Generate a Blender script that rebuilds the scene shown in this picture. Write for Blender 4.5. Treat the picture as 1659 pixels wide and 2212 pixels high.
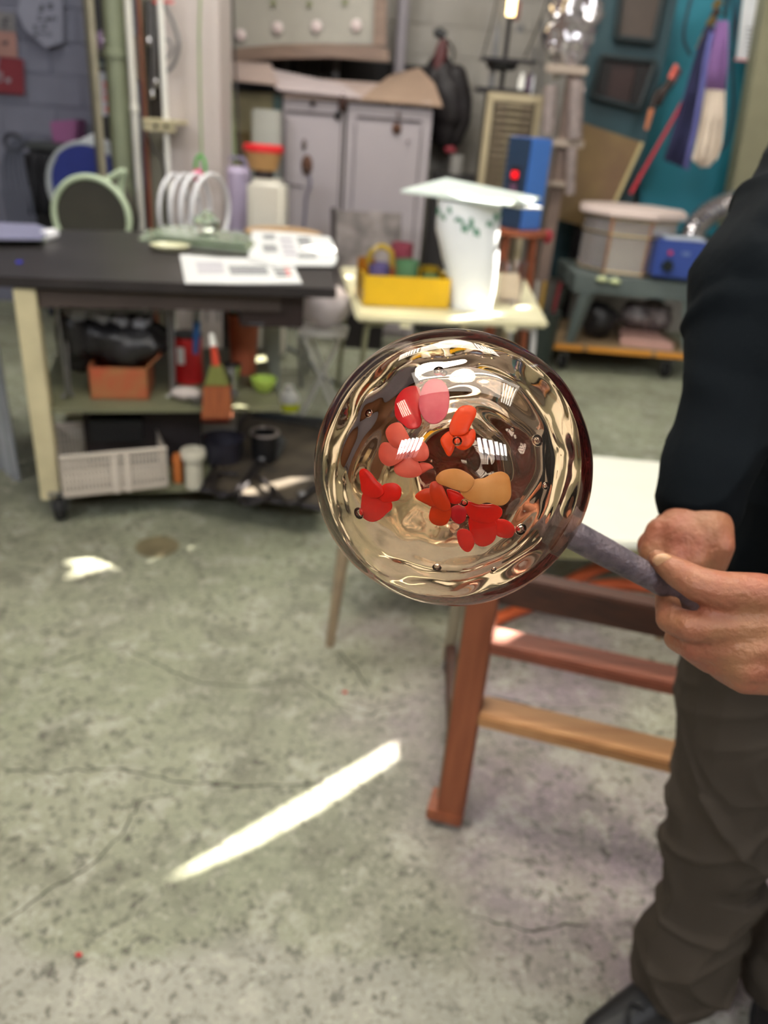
import bpy, bmesh, math, random
from mathutils import Vector, Matrix, noise
from mathutils.geometry import delaunay_2d_cdt
random.seed(7)
for o in list(bpy.data.objects): bpy.data.objects.remove(o)
S = bpy.context.scene; COL = S.collection
# ---------------------------------------------------------------- camera
IW, IH, FP, H = 1659., 2212., 1700., 1.5
CX, CY = IW/2, IH/2
roll = math.radians(4.63); pitch = math.radians(26.53)
fwd = Vector((0, math.cos(pitch), -math.sin(pitch))); r0 = Vector((1,0,0)); u0 = r0.cross(fwd)
RR = math.cos(roll)*r0 + math.sin(roll)*u0; UU = -math.sin(roll)*r0 + math.cos(roll)*u0
EYE = Vector((0,0,H))
cd = bpy.data.cameras.new('camera'); cam = bpy.data.objects.new('camera', cd); COL.objects.link(cam)
M = Matrix((RR, UU, -fwd)).transposed().to_4x4(); M.translation = EYE; cam.matrix_world = M
cd.sensor_fit = 'VERTICAL'; cd.sensor_height = 24; cd.lens = 24*FP/IH; cd.clip_start = .02; cd.clip_end = 100
cd.dof.use_dof = True; cd.dof.focus_distance = .45; cd.dof.aperture_fstop = 4.0
S.camera = cam
# ---------------------------------------------------------------- light and exposure
S.view_settings.view_transform = 'Standard'; S.view_settings.look = 'None'
S.view_settings.exposure = 0.0; S.view_settings.gamma = 1; S.view_settings.use_curve_mapping = False
W = bpy.data.worlds.new('sky'); S.world = W; W.use_nodes = True
W.node_tree.nodes['Background'].inputs[0].default_value = (.75,.88,1,1)
W.node_tree.nodes['Background'].inputs[1].default_value = 1.5
AZ = Vector((.717,.697,0)); EL = math.radians(34)
SUN = Vector((AZ.x*math.cos(EL), AZ.y*math.cos(EL), math.sin(EL)))      # towards the sun
sl = bpy.data.lights.new('sun','SUN'); sl.energy = 70; sl.angle = math.radians(.35); sl.color = (1,.93,.82)
so = bpy.data.objects.new('sun', sl); COL.objects.link(so); so.rotation_euler = SUN.to_track_quat('Z','Y').to_euler()
WINDOW_GLOW = 2.5; TUBE_GLOW = 26.0; AREA_W = 400
def area(name, loc, direction, sx, sy, power, col=(1,1,1)):
    l = bpy.data.lights.new(name,'AREA'); l.shape = 'RECTANGLE'; l.size = sx; l.size_y = sy; l.energy = power; l.color = col
    o = bpy.data.objects.new(name, l); COL.objects.link(o); o.location = loc
    o.rotation_euler = (-Vector(direction)).to_track_quat('Z','Y').to_euler(); return o
for x0 in (-4.5,1.15):                      # daylight falls in between the bars of the two rear windows
    for k in range(6):
        area('daylight_rear_window', (x0+(k+.5)*1.87/6,-3.12,4.2), (.45 if x0 < 0 else -.3,1,-.55), .20, 1.2, AREA_W*(.092 if x0 < 0 else .058), (.95,.97,1))
area('ceiling_light_glow_front', (.3,.9,4.1), (0,0,-1), 3.4, 1.2, 80, (1,.97,.90))
area('ceiling_light_glow_back', (-.3,4.4,4.1), (0,0,-1), 3.4, 1.6, 140, (1,.97,.90))
# ---------------------------------------------------------------- pixel -> place
def ray(x, y): return fwd + RR*((x-CX)/FP) - UU*((y-CY)/FP)
def Zp(x, y, z=0.): d = ray(x,y); return EYE + d*((z-H)/d.z)
def Yp(x, y, Y): d = ray(x,y); return EYE + d*(Y/d.y)
def Dp(x, y, k): return EYE + ray(x,y).normalized()*k
# ---------------------------------------------------------------- materials
def lin(c):
    return tuple(((v/255)/12.92 if v/255 <= .04045 else ((v/255+.055)/1.055)**2.4) for v in c) + (1,)
MATS = {}
def mat(name, rgb, rough=.6, metal=0., var=.12, scale=8., bump=.0, emit=0., trans=0., ior=1.45, alt=None, bscale=None, dirt=0.):
    if name in MATS: return MATS[name]
    m = bpy.data.materials.new(name); m.use_nodes = True; n = m.node_tree.nodes; L = m.node_tree.links
    b = n['Principled BSDF']; b.inputs['Roughness'].default_value = rough; b.inputs['Metallic'].default_value = metal
    c1 = lin(rgb); k = 1-var
    c2 = lin(alt) if alt else tuple(v*k for v in c1[:3])+(1,)
    tc = n.new('ShaderNodeTexCoord'); nz = n.new('ShaderNodeTexNoise'); nz.inputs['Scale'].default_value = scale
    nz.inputs['Detail'].default_value = 5; L.new(tc.outputs['Object'], nz.inputs['Vector'])
    cr = n.new('ShaderNodeValToRGB'); cr.color_ramp.elements[0].position = .35; cr.color_ramp.elements[1].position = .65
    cr.color_ramp.elements[0].color = c1; cr.color_ramp.elements[1].color = c2
    L.new(nz.outputs['Fac'], cr.inputs['Fac']); L.new(cr.outputs[0], b.inputs['Base Color'])
    if bump:
        bp = n.new('ShaderNodeBump'); bp.inputs['Strength'].default_value = bump; bp.inputs['Distance'].default_value = .01
        n2 = n.new('ShaderNodeTexNoise'); n2.inputs['Scale'].default_value = bscale or scale*4; n2.inputs['Detail'].default_value = 4
        L.new(tc.outputs['Object'], n2.inputs['Vector']); L.new(n2.outputs['Fac'], bp.inputs['Height']); L.new(bp.outputs[0], b.inputs['Normal'])
    if emit:
        L.new(cr.outputs[0], b.inputs['Emission Color']); b.inputs['Emission Strength'].default_value = emit
    if trans:
        b.inputs['Transmission Weight'].default_value = trans; b.inputs['IOR'].default_value = ior
    MATS[name] = m; return m
def wood(name, a, b_, scale=3., axis='Z', rough=.55):
    if name in MATS: return MATS[name]
    m = bpy.data.materials.new(name); m.use_nodes = True; n = m.node_tree.nodes; L = m.node_tree.links
    b = n['Principled BSDF']; b.inputs['Roughness'].default_value = rough
    tc = n.new('ShaderNodeTexCoord'); mp = n.new('ShaderNodeMapping')
    s = [22,22,22]; s['XYZ'.index(axis)] = 1.5; mp.inputs['Scale'].default_value = s
    L.new(tc.outputs['Object'], mp.inputs[0]); nz = n.new('ShaderNodeTexNoise'); nz.inputs['Scale'].default_value = scale; nz.inputs['Detail'].default_value = 6
    L.new(mp.outputs[0], nz.inputs['Vector']); cr = n.new('ShaderNodeValToRGB')
    cr.color_ramp.elements[0].position = .3; cr.color_ramp.elements[1].position = .7
    cr.color_ramp.elements[0].color = lin(a); cr.color_ramp.elements[1].color = lin(b_)
    L.new(nz.outputs['Fac'], cr.inputs['Fac']); L.new(cr.outputs[0], b.inputs['Base Color'])
    bp = n.new('ShaderNodeBump'); bp.inputs['Strength'].default_value = .15; bp.inputs['Distance'].default_value = .004
    L.new(nz.outputs['Fac'], bp.inputs['Height']); L.new(bp.outputs[0], b.inputs['Normal'])
    MATS[name] = m; return m
def floor_mat():
    m = bpy.data.materials.new('worn_shade_tinted_concrete'); m.use_nodes = True; n = m.node_tree.nodes; L = m.node_tree.links
    b = n['Principled BSDF']; b.inputs['Roughness'].default_value = .62
    tc = n.new('ShaderNodeTexCoord').outputs['Object']
    def nz(s, d=6, dist=0., r=.55):
        q = n.new('ShaderNodeTexNoise'); q.inputs['Scale'].default_value = s; q.inputs['Detail'].default_value = d
        q.inputs['Distortion'].default_value = dist; q.inputs['Roughness'].default_value = r; L.new(tc, q.inputs['Vector']); return q.outputs['Fac']
    def ramp(f, p0, p1, c0=(0,0,0,1), c1=(1,1,1,1)):
        q = n.new('ShaderNodeValToRGB'); q.color_ramp.elements[0].position = p0; q.color_ramp.elements[1].position = p1
        q.color_ramp.elements[0].color = c0; q.color_ramp.elements[1].color = c1; L.new(f, q.inputs[0]); return q.outputs[0]
    def mix(f, a, c, mode='MIX', k=None):
        q = n.new('ShaderNodeMix'); q.data_type = 'RGBA'; q.blend_type = mode
        if f is None: q.inputs[0].default_value = k
        else: L.new(f, q.inputs[0])
        for s, v in ((q.inputs[6], a), (q.inputs[7], c)):
            if isinstance(v, tuple): s.default_value = v
            else: L.new(v, s)
        return q.outputs[2]
    def math_(op, a, c):
        q = n.new('ShaderNodeMath'); q.operation = op
        for s, v in ((q.inputs[0], a), (q.inputs[1], c)):
            if isinstance(v, (int, float)): s.default_value = v
            else: L.new(v, s)
        return q.outputs[0]
    sep = n.new('ShaderNodeSeparateXYZ'); L.new(tc, sep.inputs[0])
    # light and shade casts put into the colour: greenish left, violet-grey right, wavering edge
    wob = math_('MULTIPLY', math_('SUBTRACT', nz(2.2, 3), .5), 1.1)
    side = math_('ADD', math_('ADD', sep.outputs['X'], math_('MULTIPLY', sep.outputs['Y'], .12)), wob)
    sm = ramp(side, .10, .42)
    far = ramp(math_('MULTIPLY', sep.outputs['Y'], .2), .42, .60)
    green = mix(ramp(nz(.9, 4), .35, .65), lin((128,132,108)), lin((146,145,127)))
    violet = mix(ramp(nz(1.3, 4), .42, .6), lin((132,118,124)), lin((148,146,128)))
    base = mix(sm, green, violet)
    near = ramp(math_('ADD', sep.outputs['Y'], math_('MULTIPLY', wob, .5)), .95, 1.5, (1,1,1,1), (0,0,0,1))
    base = mix(near, base, lin((152,150,138)))
    base = mix(far, base, lin((142,146,124)))
    base = mix(math_('MULTIPLY', ramp(nz(1.1, 6, .5, .6), .46, .66), .5), base, lin((86,84,72)))
    base = mix(math_('MULTIPLY', ramp(nz(5.5, 6, .4, .65), .50, .66), .5), base, lin((82,80,68)))
    base = mix(math_('MULTIPLY', ramp(nz(9, 6, .2, .7), .52, .62), .45), base, lin((176,174,160)))
    # worn pits and spatter
    sp = math_('MULTIPLY', ramp(nz(34, 6, .3, .7), .54, .60), ramp(nz(2.6, 3), .25, .55))
    base = mix(math_('MULTIPLY', sp, .8), base, lin((66,62,52)))
    base = mix(math_('MULTIPLY', ramp(nz(95, 4, 0, .7), .56, .66), .75), base, lin((78,74,62)))
    base = mix(math_('MULTIPLY', ramp(nz(70, 4, 0, .7), .57, .68), .6), base, lin((190,188,172)))
    # long wandering cracks
    wp = n.new('ShaderNodeTexNoise'); wp.inputs['Scale'].default_value = 3; wp.inputs['Detail'].default_value = 5; L.new(tc, wp.inputs['Vector'])
    va = n.new('ShaderNodeVectorMath'); va.operation = 'MULTIPLY_ADD'; va.inputs[1].default_value = (.42,.42,0)
    L.new(wp.outputs['Color'], va.inputs[0]); L.new(tc, va.inputs[2])
    vo = n.new('ShaderNodeTexVoronoi'); vo.feature = 'DISTANCE_TO_EDGE'; vo.inputs['Scale'].default_value = 1.15; L.new(va.outputs[0], vo.inputs['Vector'])
    crk = ramp(vo.outputs['Distance'], .0, .013, (1,1,1,1), (0,0,0,1))
    crk = math_('MULTIPLY', crk, ramp(nz(1.7, 2), .42, .6))
    base = mix(math_('MULTIPLY', crk, .2), base, lin((66,62,52)))
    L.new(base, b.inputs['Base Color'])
    bp = n.new('ShaderNodeBump'); bp.inputs['Strength'].default_value = .35; bp.inputs['Distance'].default_value = .004
    L.new(nz(40, 5), bp.inputs['Height']); L.new(bp.outputs[0], b.inputs['Normal'])
    return m
def glassm(name, col, rough=0., ior=1.5):
    if name in MATS: return MATS[name]
    m = bpy.data.materials.new(name); m.use_nodes = True; n = m.node_tree.nodes; L = m.node_tree.links
    g = n.new('ShaderNodeBsdfGlass'); g.inputs['Color'].default_value = col; g.inputs['Roughness'].default_value = rough; g.inputs['IOR'].default_value = ior
    L.new(g.outputs[0], n['Material Output'].inputs['Surface']); n.remove(n['Principled BSDF']); MATS[name] = m; return m
# ---------------------------------------------------------------- mesh builder
class MB:
    def __init__(s): s.v = []; s.f = []
    def add(s, vs, fs):
        o = len(s.v); s.v += [Vector(v) for v in vs]; s.f += [tuple(i+o for i in f) for f in fs]; return s
    def box(s, c, size, rz=0., R=None):
        hx, hy, hz = [d/2 for d in size]
        R = R or Matrix.Rotation(rz, 3, 'Z'); c = Vector(c)
        vs = [c + R @ Vector((x*hx, y*hy, z*hz)) for x in (-1,1) for y in (-1,1) for z in (-1,1)]
        return s.add(vs, [(0,1,3,2),(4,6,7,5),(0,4,5,1),(2,3,7,6),(0,2,6,4),(1,5,7,3)])
    def tube(s, pts, r, n=10, cap=True, closed=False):
        pts = [Vector(p) for p in pts]; N = len(pts); o = len(s.v); up = None
        for i, p in enumerate(pts):
            if closed: t = pts[(i+1) % N]-pts[i-1]
            else: t = pts[min(i+1,N-1)]-pts[max(i-1,0)]
            t.normalize()
            if up is None:
                a = Vector((0,0,1)) if abs(t.z) < .9 else Vector((1,0,0)); up = t.cross(a).normalized()
            up = (up - t*up.dot(t)).normalized(); w = t.cross(up)
            rr = r[i] if isinstance(r, (list,tuple)) else r
            for k in range(n):
                a = 2*math.pi*k/n; s.v.append(p + (up*math.cos(a)+w*math.sin(a))*rr)
        for i in range(N if closed else N-1):
            for k in range(n):
                a = o+i*n+k; b = o+i*n+(k+1)%n; c2 = o+((i+1)%N)*n+(k+1)%n; d = o+((i+1)%N)*n+k
                s.f.append((a,d,c2,b))
        if cap and not closed:
            s.f.append(tuple(o+k for k in range(n))); s.f.append(tuple(o+(N-1)*n+k for k in reversed(range(n))))
        return s
    def lathe(s, prof, org=(0,0,0), axis=(0,0,1), n=24, sx=1., sy=1., cap=True):
        axis = Vector(axis).normalized(); org = Vector(org)
        a = Vector((1,0,0)) if abs(axis.x) < .9 else Vector((0,1,0))
        u = (a-axis*a.dot(axis)).normalized(); w = axis.cross(u); o = len(s.v); N = len(prof)
        for r, h in prof:
            for k in range(n):
                t = 2*math.pi*k/n; s.v.append(org+axis*h+u*(r*sx*math.cos(t))+w*(r*sy*math.sin(t)))
        for i in range(N-1):
            for k in range(n):
                s.f.append((o+i*n+k, o+i*n+(k+1)%n, o+(i+1)*n+(k+1)%n, o+(i+1)*n+k))
        if cap:
            s.f.append(tuple(o+k for k in reversed(range(n)))); s.f.append(tuple(o+(N-1)*n+k for k in range(n)))
        return s
    def ball(s, c, r, n=14, sc=(1,1,1)):
        pr = [(max(1e-4,math.sin(math.pi*i/n)), -math.cos(math.pi*i/n)) for i in range(n+1)]
        c = Vector(c); o = len(s.v); s.lathe(pr, (0,0,0), n=n*2, cap=False)
        for i in range(o, len(s.v)): v = s.v[i]; s.v[i] = c+Vector((v.x*sc[0], v.y*sc[1], v.z*sc[2]))*r
        return s
    def capsule(s, a, ra, b, rb, n=16):
        a = Vector(a); b = Vector(b); ax = b-a; L = ax.length
        if L < 1e-6: return s.ball(a, ra, 8)
        pr = [(max(1e-4,ra*math.cos(t)), ra*math.sin(t)) for t in [math.pi/2*(-1+i/5) for i in range(6)]]
        pr += [(max(1e-4,rb*math.cos(t)), L+rb*math.sin(t)) for t in [math.pi/2*i/5 for i in range(6)]]
        return s.lathe(pr, a, ax, n, cap=False)
    def chain(s, pts):
        for (a,ra),(b,rb) in zip(pts, pts[1:]): s.capsule(a,ra,b,rb)
        return s
    def prism(s, poly, ext):
        """a polygon given depth: front outline poly, back outline poly+ext"""
        n = len(poly); P = [Vector(p) for p in poly]; e = Vector(ext)
        nm = Vector((0,0,0))
        for i in range(n): nm += P[i].cross(P[(i+1)%n])
        if nm.dot(e) > 0: P.reverse()
        return s.add(P+[p+e for p in P], [tuple(range(n)), tuple(reversed(range(n,2*n)))] + [(i, i+n, (i+1)%n+n, (i+1)%n) for i in range(n)])
    def build(s, name, m, parent=None, smooth=False, bevel=0., seg=2, loc=None):
        if parent is not None: org = Vector(parent.get('_o', (0,0,0)))
        elif loc is not None: org = Vector(loc)
        else:
            mn = Vector([min(v[i] for v in s.v) for i in range(3)]); mx = Vector([max(v[i] for v in s.v) for i in range(3)])
            org = Vector(((mn.x+mx.x)/2, (mn.y+mx.y)/2, mn.z))
        me = bpy.data.meshes.new(name); me.from_pydata([tuple(v-org) for v in s.v], [], s.f); me.update()
        bm = bmesh.new(); bm.from_mesh(me); bmesh.ops.recalc_face_normals(bm, faces=bm.faces)
        if bevel:
            es = [e for e in bm.edges if len(e.link_faces)==2 and e.calc_face_angle(0) > .6]
            try: bmesh.ops.bevel(bm, geom=es, offset=bevel, segments=seg, affect='EDGES', clamp_overlap=True)
            except Exception: pass
        bm.to_mesh(me); bm.free()
        if smooth or bevel: me.shade_smooth(); me.set_sharp_from_angle(angle=math.radians(42))
        me.materials.append(m); o = bpy.data.objects.new(name, me); COL.objects.link(o)
        if parent is not None: o.parent = parent; o.location = (0,0,0)
        else: o.location = org
        o['_o'] = tuple(org); return o
def tag(o, label, cat, group=None, kind=None):
    if label: o['label'] = label
    if cat: o['category'] = cat
    if group: o['group'] = group
    if kind: o['kind'] = kind
    return o
def thing(name, label, cat, loc, group=None):
    o = bpy.data.objects.new(name, None); o.empty_display_size = .05; COL.objects.link(o); o.location = loc; o['_o'] = tuple(loc)
    return tag(o, label, cat, group)
def struct(name, mb, m, parent=None, **k):
    o = mb.build(name, m, parent, **k)
    if parent is None: o['kind'] = 'structure'
    return o
def copy_to(o, delta, parent=None, label=None):
    c = o.copy(); COL.objects.link(c)
    if parent is not None: c.parent = parent
    c.location = o.location + Vector(delta)
    if label: c['label'] = label
    for ch in o.children:
        d = ch.copy(); COL.objects.link(d); d.parent = c
    return c
def slab(pts, Y, th=.02):
    """a board standing at distance Y with the given outline and real thickness"""
    return MB().prism([Yp(x,y,Y) for x,y in pts], (0,th,0))
def pbox(x0, y0, x1, y1, Y, depth):
    """upright box whose front face stands at Y"""
    a = Yp(x0,(y0+y1)/2,Y).x; b = Yp(x1,(y0+y1)/2,Y).x; t = Yp((x0+x1)/2,y0,Y).z; u = Yp((x0+x1)/2,y1,Y).z
    return Vector(((a+b)/2, Y+depth/2, (t+u)/2)), Vector((b-a, depth, t-u))
def PB(x0,y0,x1,y1,Y,depth): c,s = pbox(x0,y0,x1,y1,Y,depth); return MB().box(c,s)
def arc(c, r, a0, a1, n, u, w): return [Vector(c)+Vector(u)*(r*math.cos(a0+(a1-a0)*i/n))+Vector(w)*(r*math.sin(a0+(a1-a0)*i/n)) for i in range(n+1)]
def spline(P, n=8):
    P = [Vector(p) for p in P]; P = [P[0]]+P+[P[-1]]; out = []
    for i in range(1, len(P)-2):
        a,b,c,d = P[i-1:i+3]
        for k in range(n):
            t = k/n; out.append(.5*((2*b)+(c-a)*t+(2*a-5*b+4*c-d)*t*t+(3*b-a-3*c+d)*t**3))
    return out+[P[-2]]
# common materials
white_p = mat('white_plastic', (225,224,218), .4, var=.05)
cream = mat('cream_paint', (196,186,150), .55, var=.15, scale=14)
steel = mat('dull_steel', (150,150,152), .35, .8, var=.2)
chrome = mat('chrome', (225,225,228), .08, 1., var=.03)
black = mat('black_plastic', (24,24,26), .45, var=.2)
dark = mat('dark_metal', (48,44,46), .4, .5, var=.25)
greyp = mat('grey_paint', (112,118,114), .5, var=.12)
rubber = mat('black_rubber', (28,27,26), .7, var=.2)
rust = mat('rusty_brown', (92,58,40), .7, .2, var=.4, scale=30)
card = mat('brown_cardboard', (168,134,96), .8, var=.1)
cglass = glassm('clear_glass', (.96,.98,.96,1))
red_p = mat('red_plastic', (196,30,34), .4, var=.06)
# ================================================================ structure
XL, XR, YB, YF, ZC = -5., 3.2, 7., -3.2, 7.2
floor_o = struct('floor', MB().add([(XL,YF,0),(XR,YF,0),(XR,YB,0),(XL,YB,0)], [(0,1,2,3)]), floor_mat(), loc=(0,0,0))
crm = mat('crack_dark', (62,58,48), .9, var=.2)
for seed_,P_ in enumerate([[(0,1425),(90,1452),(190,1412),(262,1396),(350,1440),(430,1476),(545,1482),(640,1470),(720,1520),(800,1545),(880,1520)],
           [(0,1662),(120,1668),(260,1660),(400,1690),(540,1700),(660,1694),(830,1712)], [(0,2000),(100,1925),(200,1870),(262,1800),(300,1730),(390,1715)], [(725,1395),(770,1450),(800,1500)], [(1060,1500),(1180,1535),(1300,1530),(1400,1560)], [(1000,1980),(1150,2010),(1300,1990)]]):
    R_ = random.Random(seed_); pts = [Zp(x,y,0) for x,y in P_]; q = []
    for a,b in zip(pts,pts[1:]):
        for k in range(6): q.append(a.lerp(b,k/6)+Vector((R_.uniform(-.006,.006),R_.uniform(-.006,.006),0)))
    mb = MB(); w = [R_.uniform(.0008,.0030)*(1 if 0<i<len(q)-1 else .1) for i in range(len(q))]
    for i in range(len(q)-1):
        d = (q[i+1]-q[i]).normalized(); n_ = Vector((-d.y,d.x,0)); z = Vector((0,0,.0006))
        mb.add([q[i]+n_*w[i]+z,q[i]-n_*w[i]+z,q[i+1]-n_*w[i+1]+z,q[i+1]+n_*w[i+1]+z],[(0,1,2,3)])
    mb.build('crack', crm, floor_o)
wallw = mat('whitewashed_block', (150,145,138), .8, var=.12, scale=3, bump=.2)
wallb = mat('bluegrey_block', (112,114,130), .8, var=.15, scale=3, bump=.2)
ceilm = mat('painted_ceiling', (128,104,84), .85, var=.06)
struct('ceiling', MB().box(((XL+XR)/2,(YF+YB)/2,ZC+.05),(XR-XL,YB-YF,.1)), ceilm)
brownw = wood('brown_board_wall',(122,82,54),(84,54,36),2)
struct('wall_left', MB().box((XL-.1,(YF+YB)/2,ZC/2),(.2,YB-YF,ZC)), brownw)
def blocks(parent, x0, x1, z0, z1, y, m, bw=.40, bh=.20):
    first = None; row = 0; z = z0
    while z < z1:
        x = x0 + (bw/2 if row % 2 else 0)
        while x < x1:
            if first is None:
                first = MB().box((x0,y,z0),(bw-.012,.03,bh-.012)).build('block', m, parent, bevel=.004, seg=1)
            else:
                c = first.copy(); COL.objects.link(c); c.location = Vector((x-x0, random.uniform(-.003,.003), z-z0))
            x += bw
        z += bh; row += 1
# partition with blue-grey blocks at the left, behind the pillar
pl = MB().box((-3.2,6.25,ZC/2),(3.2,.12,ZC)); struct('wall_partition', pl, wallb)
wp_ = bpy.data.objects['wall_partition']; wp_['kind'] = 'structure'
blocks(wp_, -3.55, -1.75, .9, 2.7, 6.197, wallb)
# right and back walls with added openings, each shaped to throw one sun patch
def onwall(p):
    p = Vector(p); t = (XR-p.x)/SUN.x; t2 = (YB-p.y)/SUN.y
    q = p+SUN*min(t,t2); return ('R',q.y,q.z) if t < t2 else ('B',q.x,q.z)
slots = {'R': [], 'B': []}
def addpoly(pts):
    w = onwall(sum(pts,Vector())/len(pts))[0]; out = []
    for p in pts:
        t = (XR-p.x)/SUN.x if w == 'R' else (YB-p.y)/SUN.y; q = p+SUN*t; out.append((q.y if w=='R' else q.x, q.z))
    lim = (YF+.1,YB-.02) if w == 'R' else (XL+.1,XR-.02)
    slots[w].append([(min(max(a,lim[0]),lim[1]), min(z,ZC-.03)) for a,z in out])
for pts in ([(345,1905),(857,1596),(858,1640),(700,1745),(560,1822),(430,1880)],
            [(150,1205),(245,1178),(252,1192),(322,1190),(300,1205),(150,1252)],
            [(495,1085),(640,1085),(690,1098),(560,1135),(495,1130)]): addpoly([Zp(x,y,0) for x,y in pts])
def addspot(c, w, hh):
    """a small opening that lights a spot of about w by hh around the point c"""
    u = Vector((SUN.y,-SUN.x,0)).normalized(); addpoly([c-u*w/2-Vector((0,0,hh/2)), c+u*w/2-Vector((0,0,hh/2)), c+u*w/2+Vector((0,0,hh/2)), c-u*w/2+Vector((0,0,hh/2))])
for x,y,h,w,hh in [(690,545,.93,.16,.10),(748,598,.72,.07,.04),(1130,664,.72,.05,.06),(1092,1362,.55,.05,.06),(548,848,.46,.07,.06),(470,990,.30,.06,.06),(1030,418,1.14,.16,.02)]: addspot(Zp(x,y,h), w, hh)
addspot(Yp(1075,560,3.75),.10,.30); addspot(Yp(700,650,3.8),.14,.10); addspot(Yp(628,872,2.95),.10,.10)
def inside(p, poly):
    c = False; n_ = len(poly)
    for i in range(n_):
        (x1,y1),(x2,y2) = poly[i],poly[(i+1)%n_]
        if (y1 > p[1]) != (y2 > p[1]) and p[0] < (x2-x1)*(p[1]-y1)/(y2-y1)+x1: c = not c
    return c
def pierced(name, a0, a1, holes, place, m):
    V = [Vector(q) for q in ((a0,0),(a1,0),(a1,ZC),(a0,ZC))]; E_ = [(0,1),(1,2),(2,3),(3,0)]
    for h_ in holes:
        o = len(V); V += [Vector(q) for q in h_]; E_ += [(o+i,o+(i+1)%len(h_)) for i in range(len(h_))]
    vo, eo, fo_, _, _, _ = delaunay_2d_cdt(V, E_, [], 0, 1e-5)
    fs = [f for f in fo_ if not any(inside(sum((vo[i] for i in f),Vector((0,0)))/3, h_) for h_ in holes)]
    o = struct(name, MB().add([place(v) for v in vo], [tuple(f) for f in fs]), m)
    sd = o.modifiers.new('thickness','SOLIDIFY'); sd.thickness = .012; sd.offset = 0; return o
wall_r = pierced('wall_right', YF, YB, slots['R'], lambda v: (XR,v.x,v.y), wallw)
wb = pierced('wall_back', XL, XR, slots['B'], lambda v: (v.x,YB+.006,v.y), wallw)
blocks(wb, -.55, 2.4, 1.45, 2.7, YB+.008, wallw)
# rear wall with two gridded windows behind the viewer
winm = mat('bright_window_pane', (235,243,255), .2, var=.02, emit=WINDOW_GLOW)
WIN = [(-4.5,-2.6,3.5,4.9),(1.15,3.0,3.5,4.9)]
pierced('wall_front', XL, XR, [[(a,c),(b,c),(b,d),(a,d)] for a,b,c,d in WIN], lambda v: (v.x,YF,v.y), brownw)
fr = mat('dark_window_frame', (60,58,54), .6)
for i,(a,b,c,d) in enumerate(WIN):
    fo = MB()
    for x in (a,b): fo.box((x,YF,(c+d)/2),(.06,.1,d-c+.06))
    for z in (c,d): fo.box(((a+b)/2,YF,z),(b-a+.06,.1,.06))
    for k in range(1,6): fo.box((a+(b-a)*k/6,YF,(c+d)/2),(.035,.06,d-c))
    fo.box(((a+b)/2,YF,(c+d)/2),(b-a,.06,.04))
    w = struct('window_%d' % (i+1), fo, fr)
    MB().box(((a+b)/2,YF-.02,(c+d)/2),(b-a,.01,d-c)).build('pane', winm, w)
# ceiling lights
tubem = mat('fluorescent_tube', (255,250,238), .4, var=.01, emit=TUBE_GLOW); hous = mat('lamp_housing', (215,214,208), .5, var=.05)
lab = ['five tube hanging ceiling light at the right near the man','five tube hanging ceiling light at the left behind the viewer','five tube hanging ceiling light over the dark workbench','five tube hanging ceiling light before the kiln']
for i,(x,y) in enumerate([(1.60,.72),(-2.28,-.17),(-1.3,4.4),(.9,4.4)]):
    t = thing('ceiling_light', lab[i], 'ceiling light', (x,y,4.0), 'ceiling lights')
    MB().box((x,y,4.06),(.62,1.25,.09)).build('housing', hous, t, bevel=.01)
    for sx_ in (-.2,.2): MB().tube([(x+sx_,y,4.1),(x+sx_,y,ZC)],.008,6).build('hanger', hous, t)
    for k in range(5): MB().tube([(x-.24+.12*k,y-.58,3.985),(x-.24+.12*k,y+.58,3.985)],.016,10).build('tube', tubem, t, smooth=True)
t = thing('round_lamp', 'round white pendant lamp high above the glass ball', 'ceiling light', (0,1.05,3.9))
MB().lathe([(.30,0),(.30,.03),(.001,.03)],(0,1.05,3.9),(0,0,1),32,cap=False).build('diffuser', tubem, t, smooth=True)
MB().lathe([(.31,.03),(.2,.16),(.03,.2)],(0,1.05,3.9),(0,0,1),32).build('shade', hous, t, smooth=True); MB().tube([(0,1.05,4.1),(0,1.05,ZC)],.008,6).build('hanger', hous, t)
beam = wood('dark_roof_beam',(96,62,42),(64,42,30),2,'X')
for i in range(7): struct('trim_%d' % (10+i), MB().box(((XL+XR)/2,YF+1.0+i*1.45,ZC-.18),(XR-XL,.16,.34)), beam)
# ================================================================ helpers for placed furniture
def zt(p, x, ytop): return Yp(x, ytop, p.y).z
def FB(mb, xl, yl, xr, yr, z, h, depth):
    """block whose front bottom edge runs between two seen points at height z"""
    a = Zp(xl,yl,z); b = Zp(xr,yr,z); d = (b-a); n_ = Vector((-d.y,d.x,0)).normalized()*depth
    return mb.prism([a,b,b+n_,a+n_], (0,0,h))
def caster(parent, p, r=.045, name='caster'):
    p = Vector(p); m = MB().lathe([(r*.5,-.02),(r*.92,-.018),(r,-.01),(r,.01),(r*.92,.018),(r*.5,.02)], (p.x,p.y,r), (1,.25,0), 20)
    w = m.build(name, rubber, parent, smooth=True)
    f = MB().box((p.x-.027,p.y,r+.03),(.004,.04,.075)).box((p.x+.027,p.y,r+.03),(.004,.04,.075)).box((p.x,p.y,r+.068),(.06,.06,.006)).tube([(p.x-.03,p.y,r),(p.x+.03,p.y,r)],.006,8)
    f.build('fork', steel, w)
    return w
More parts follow.
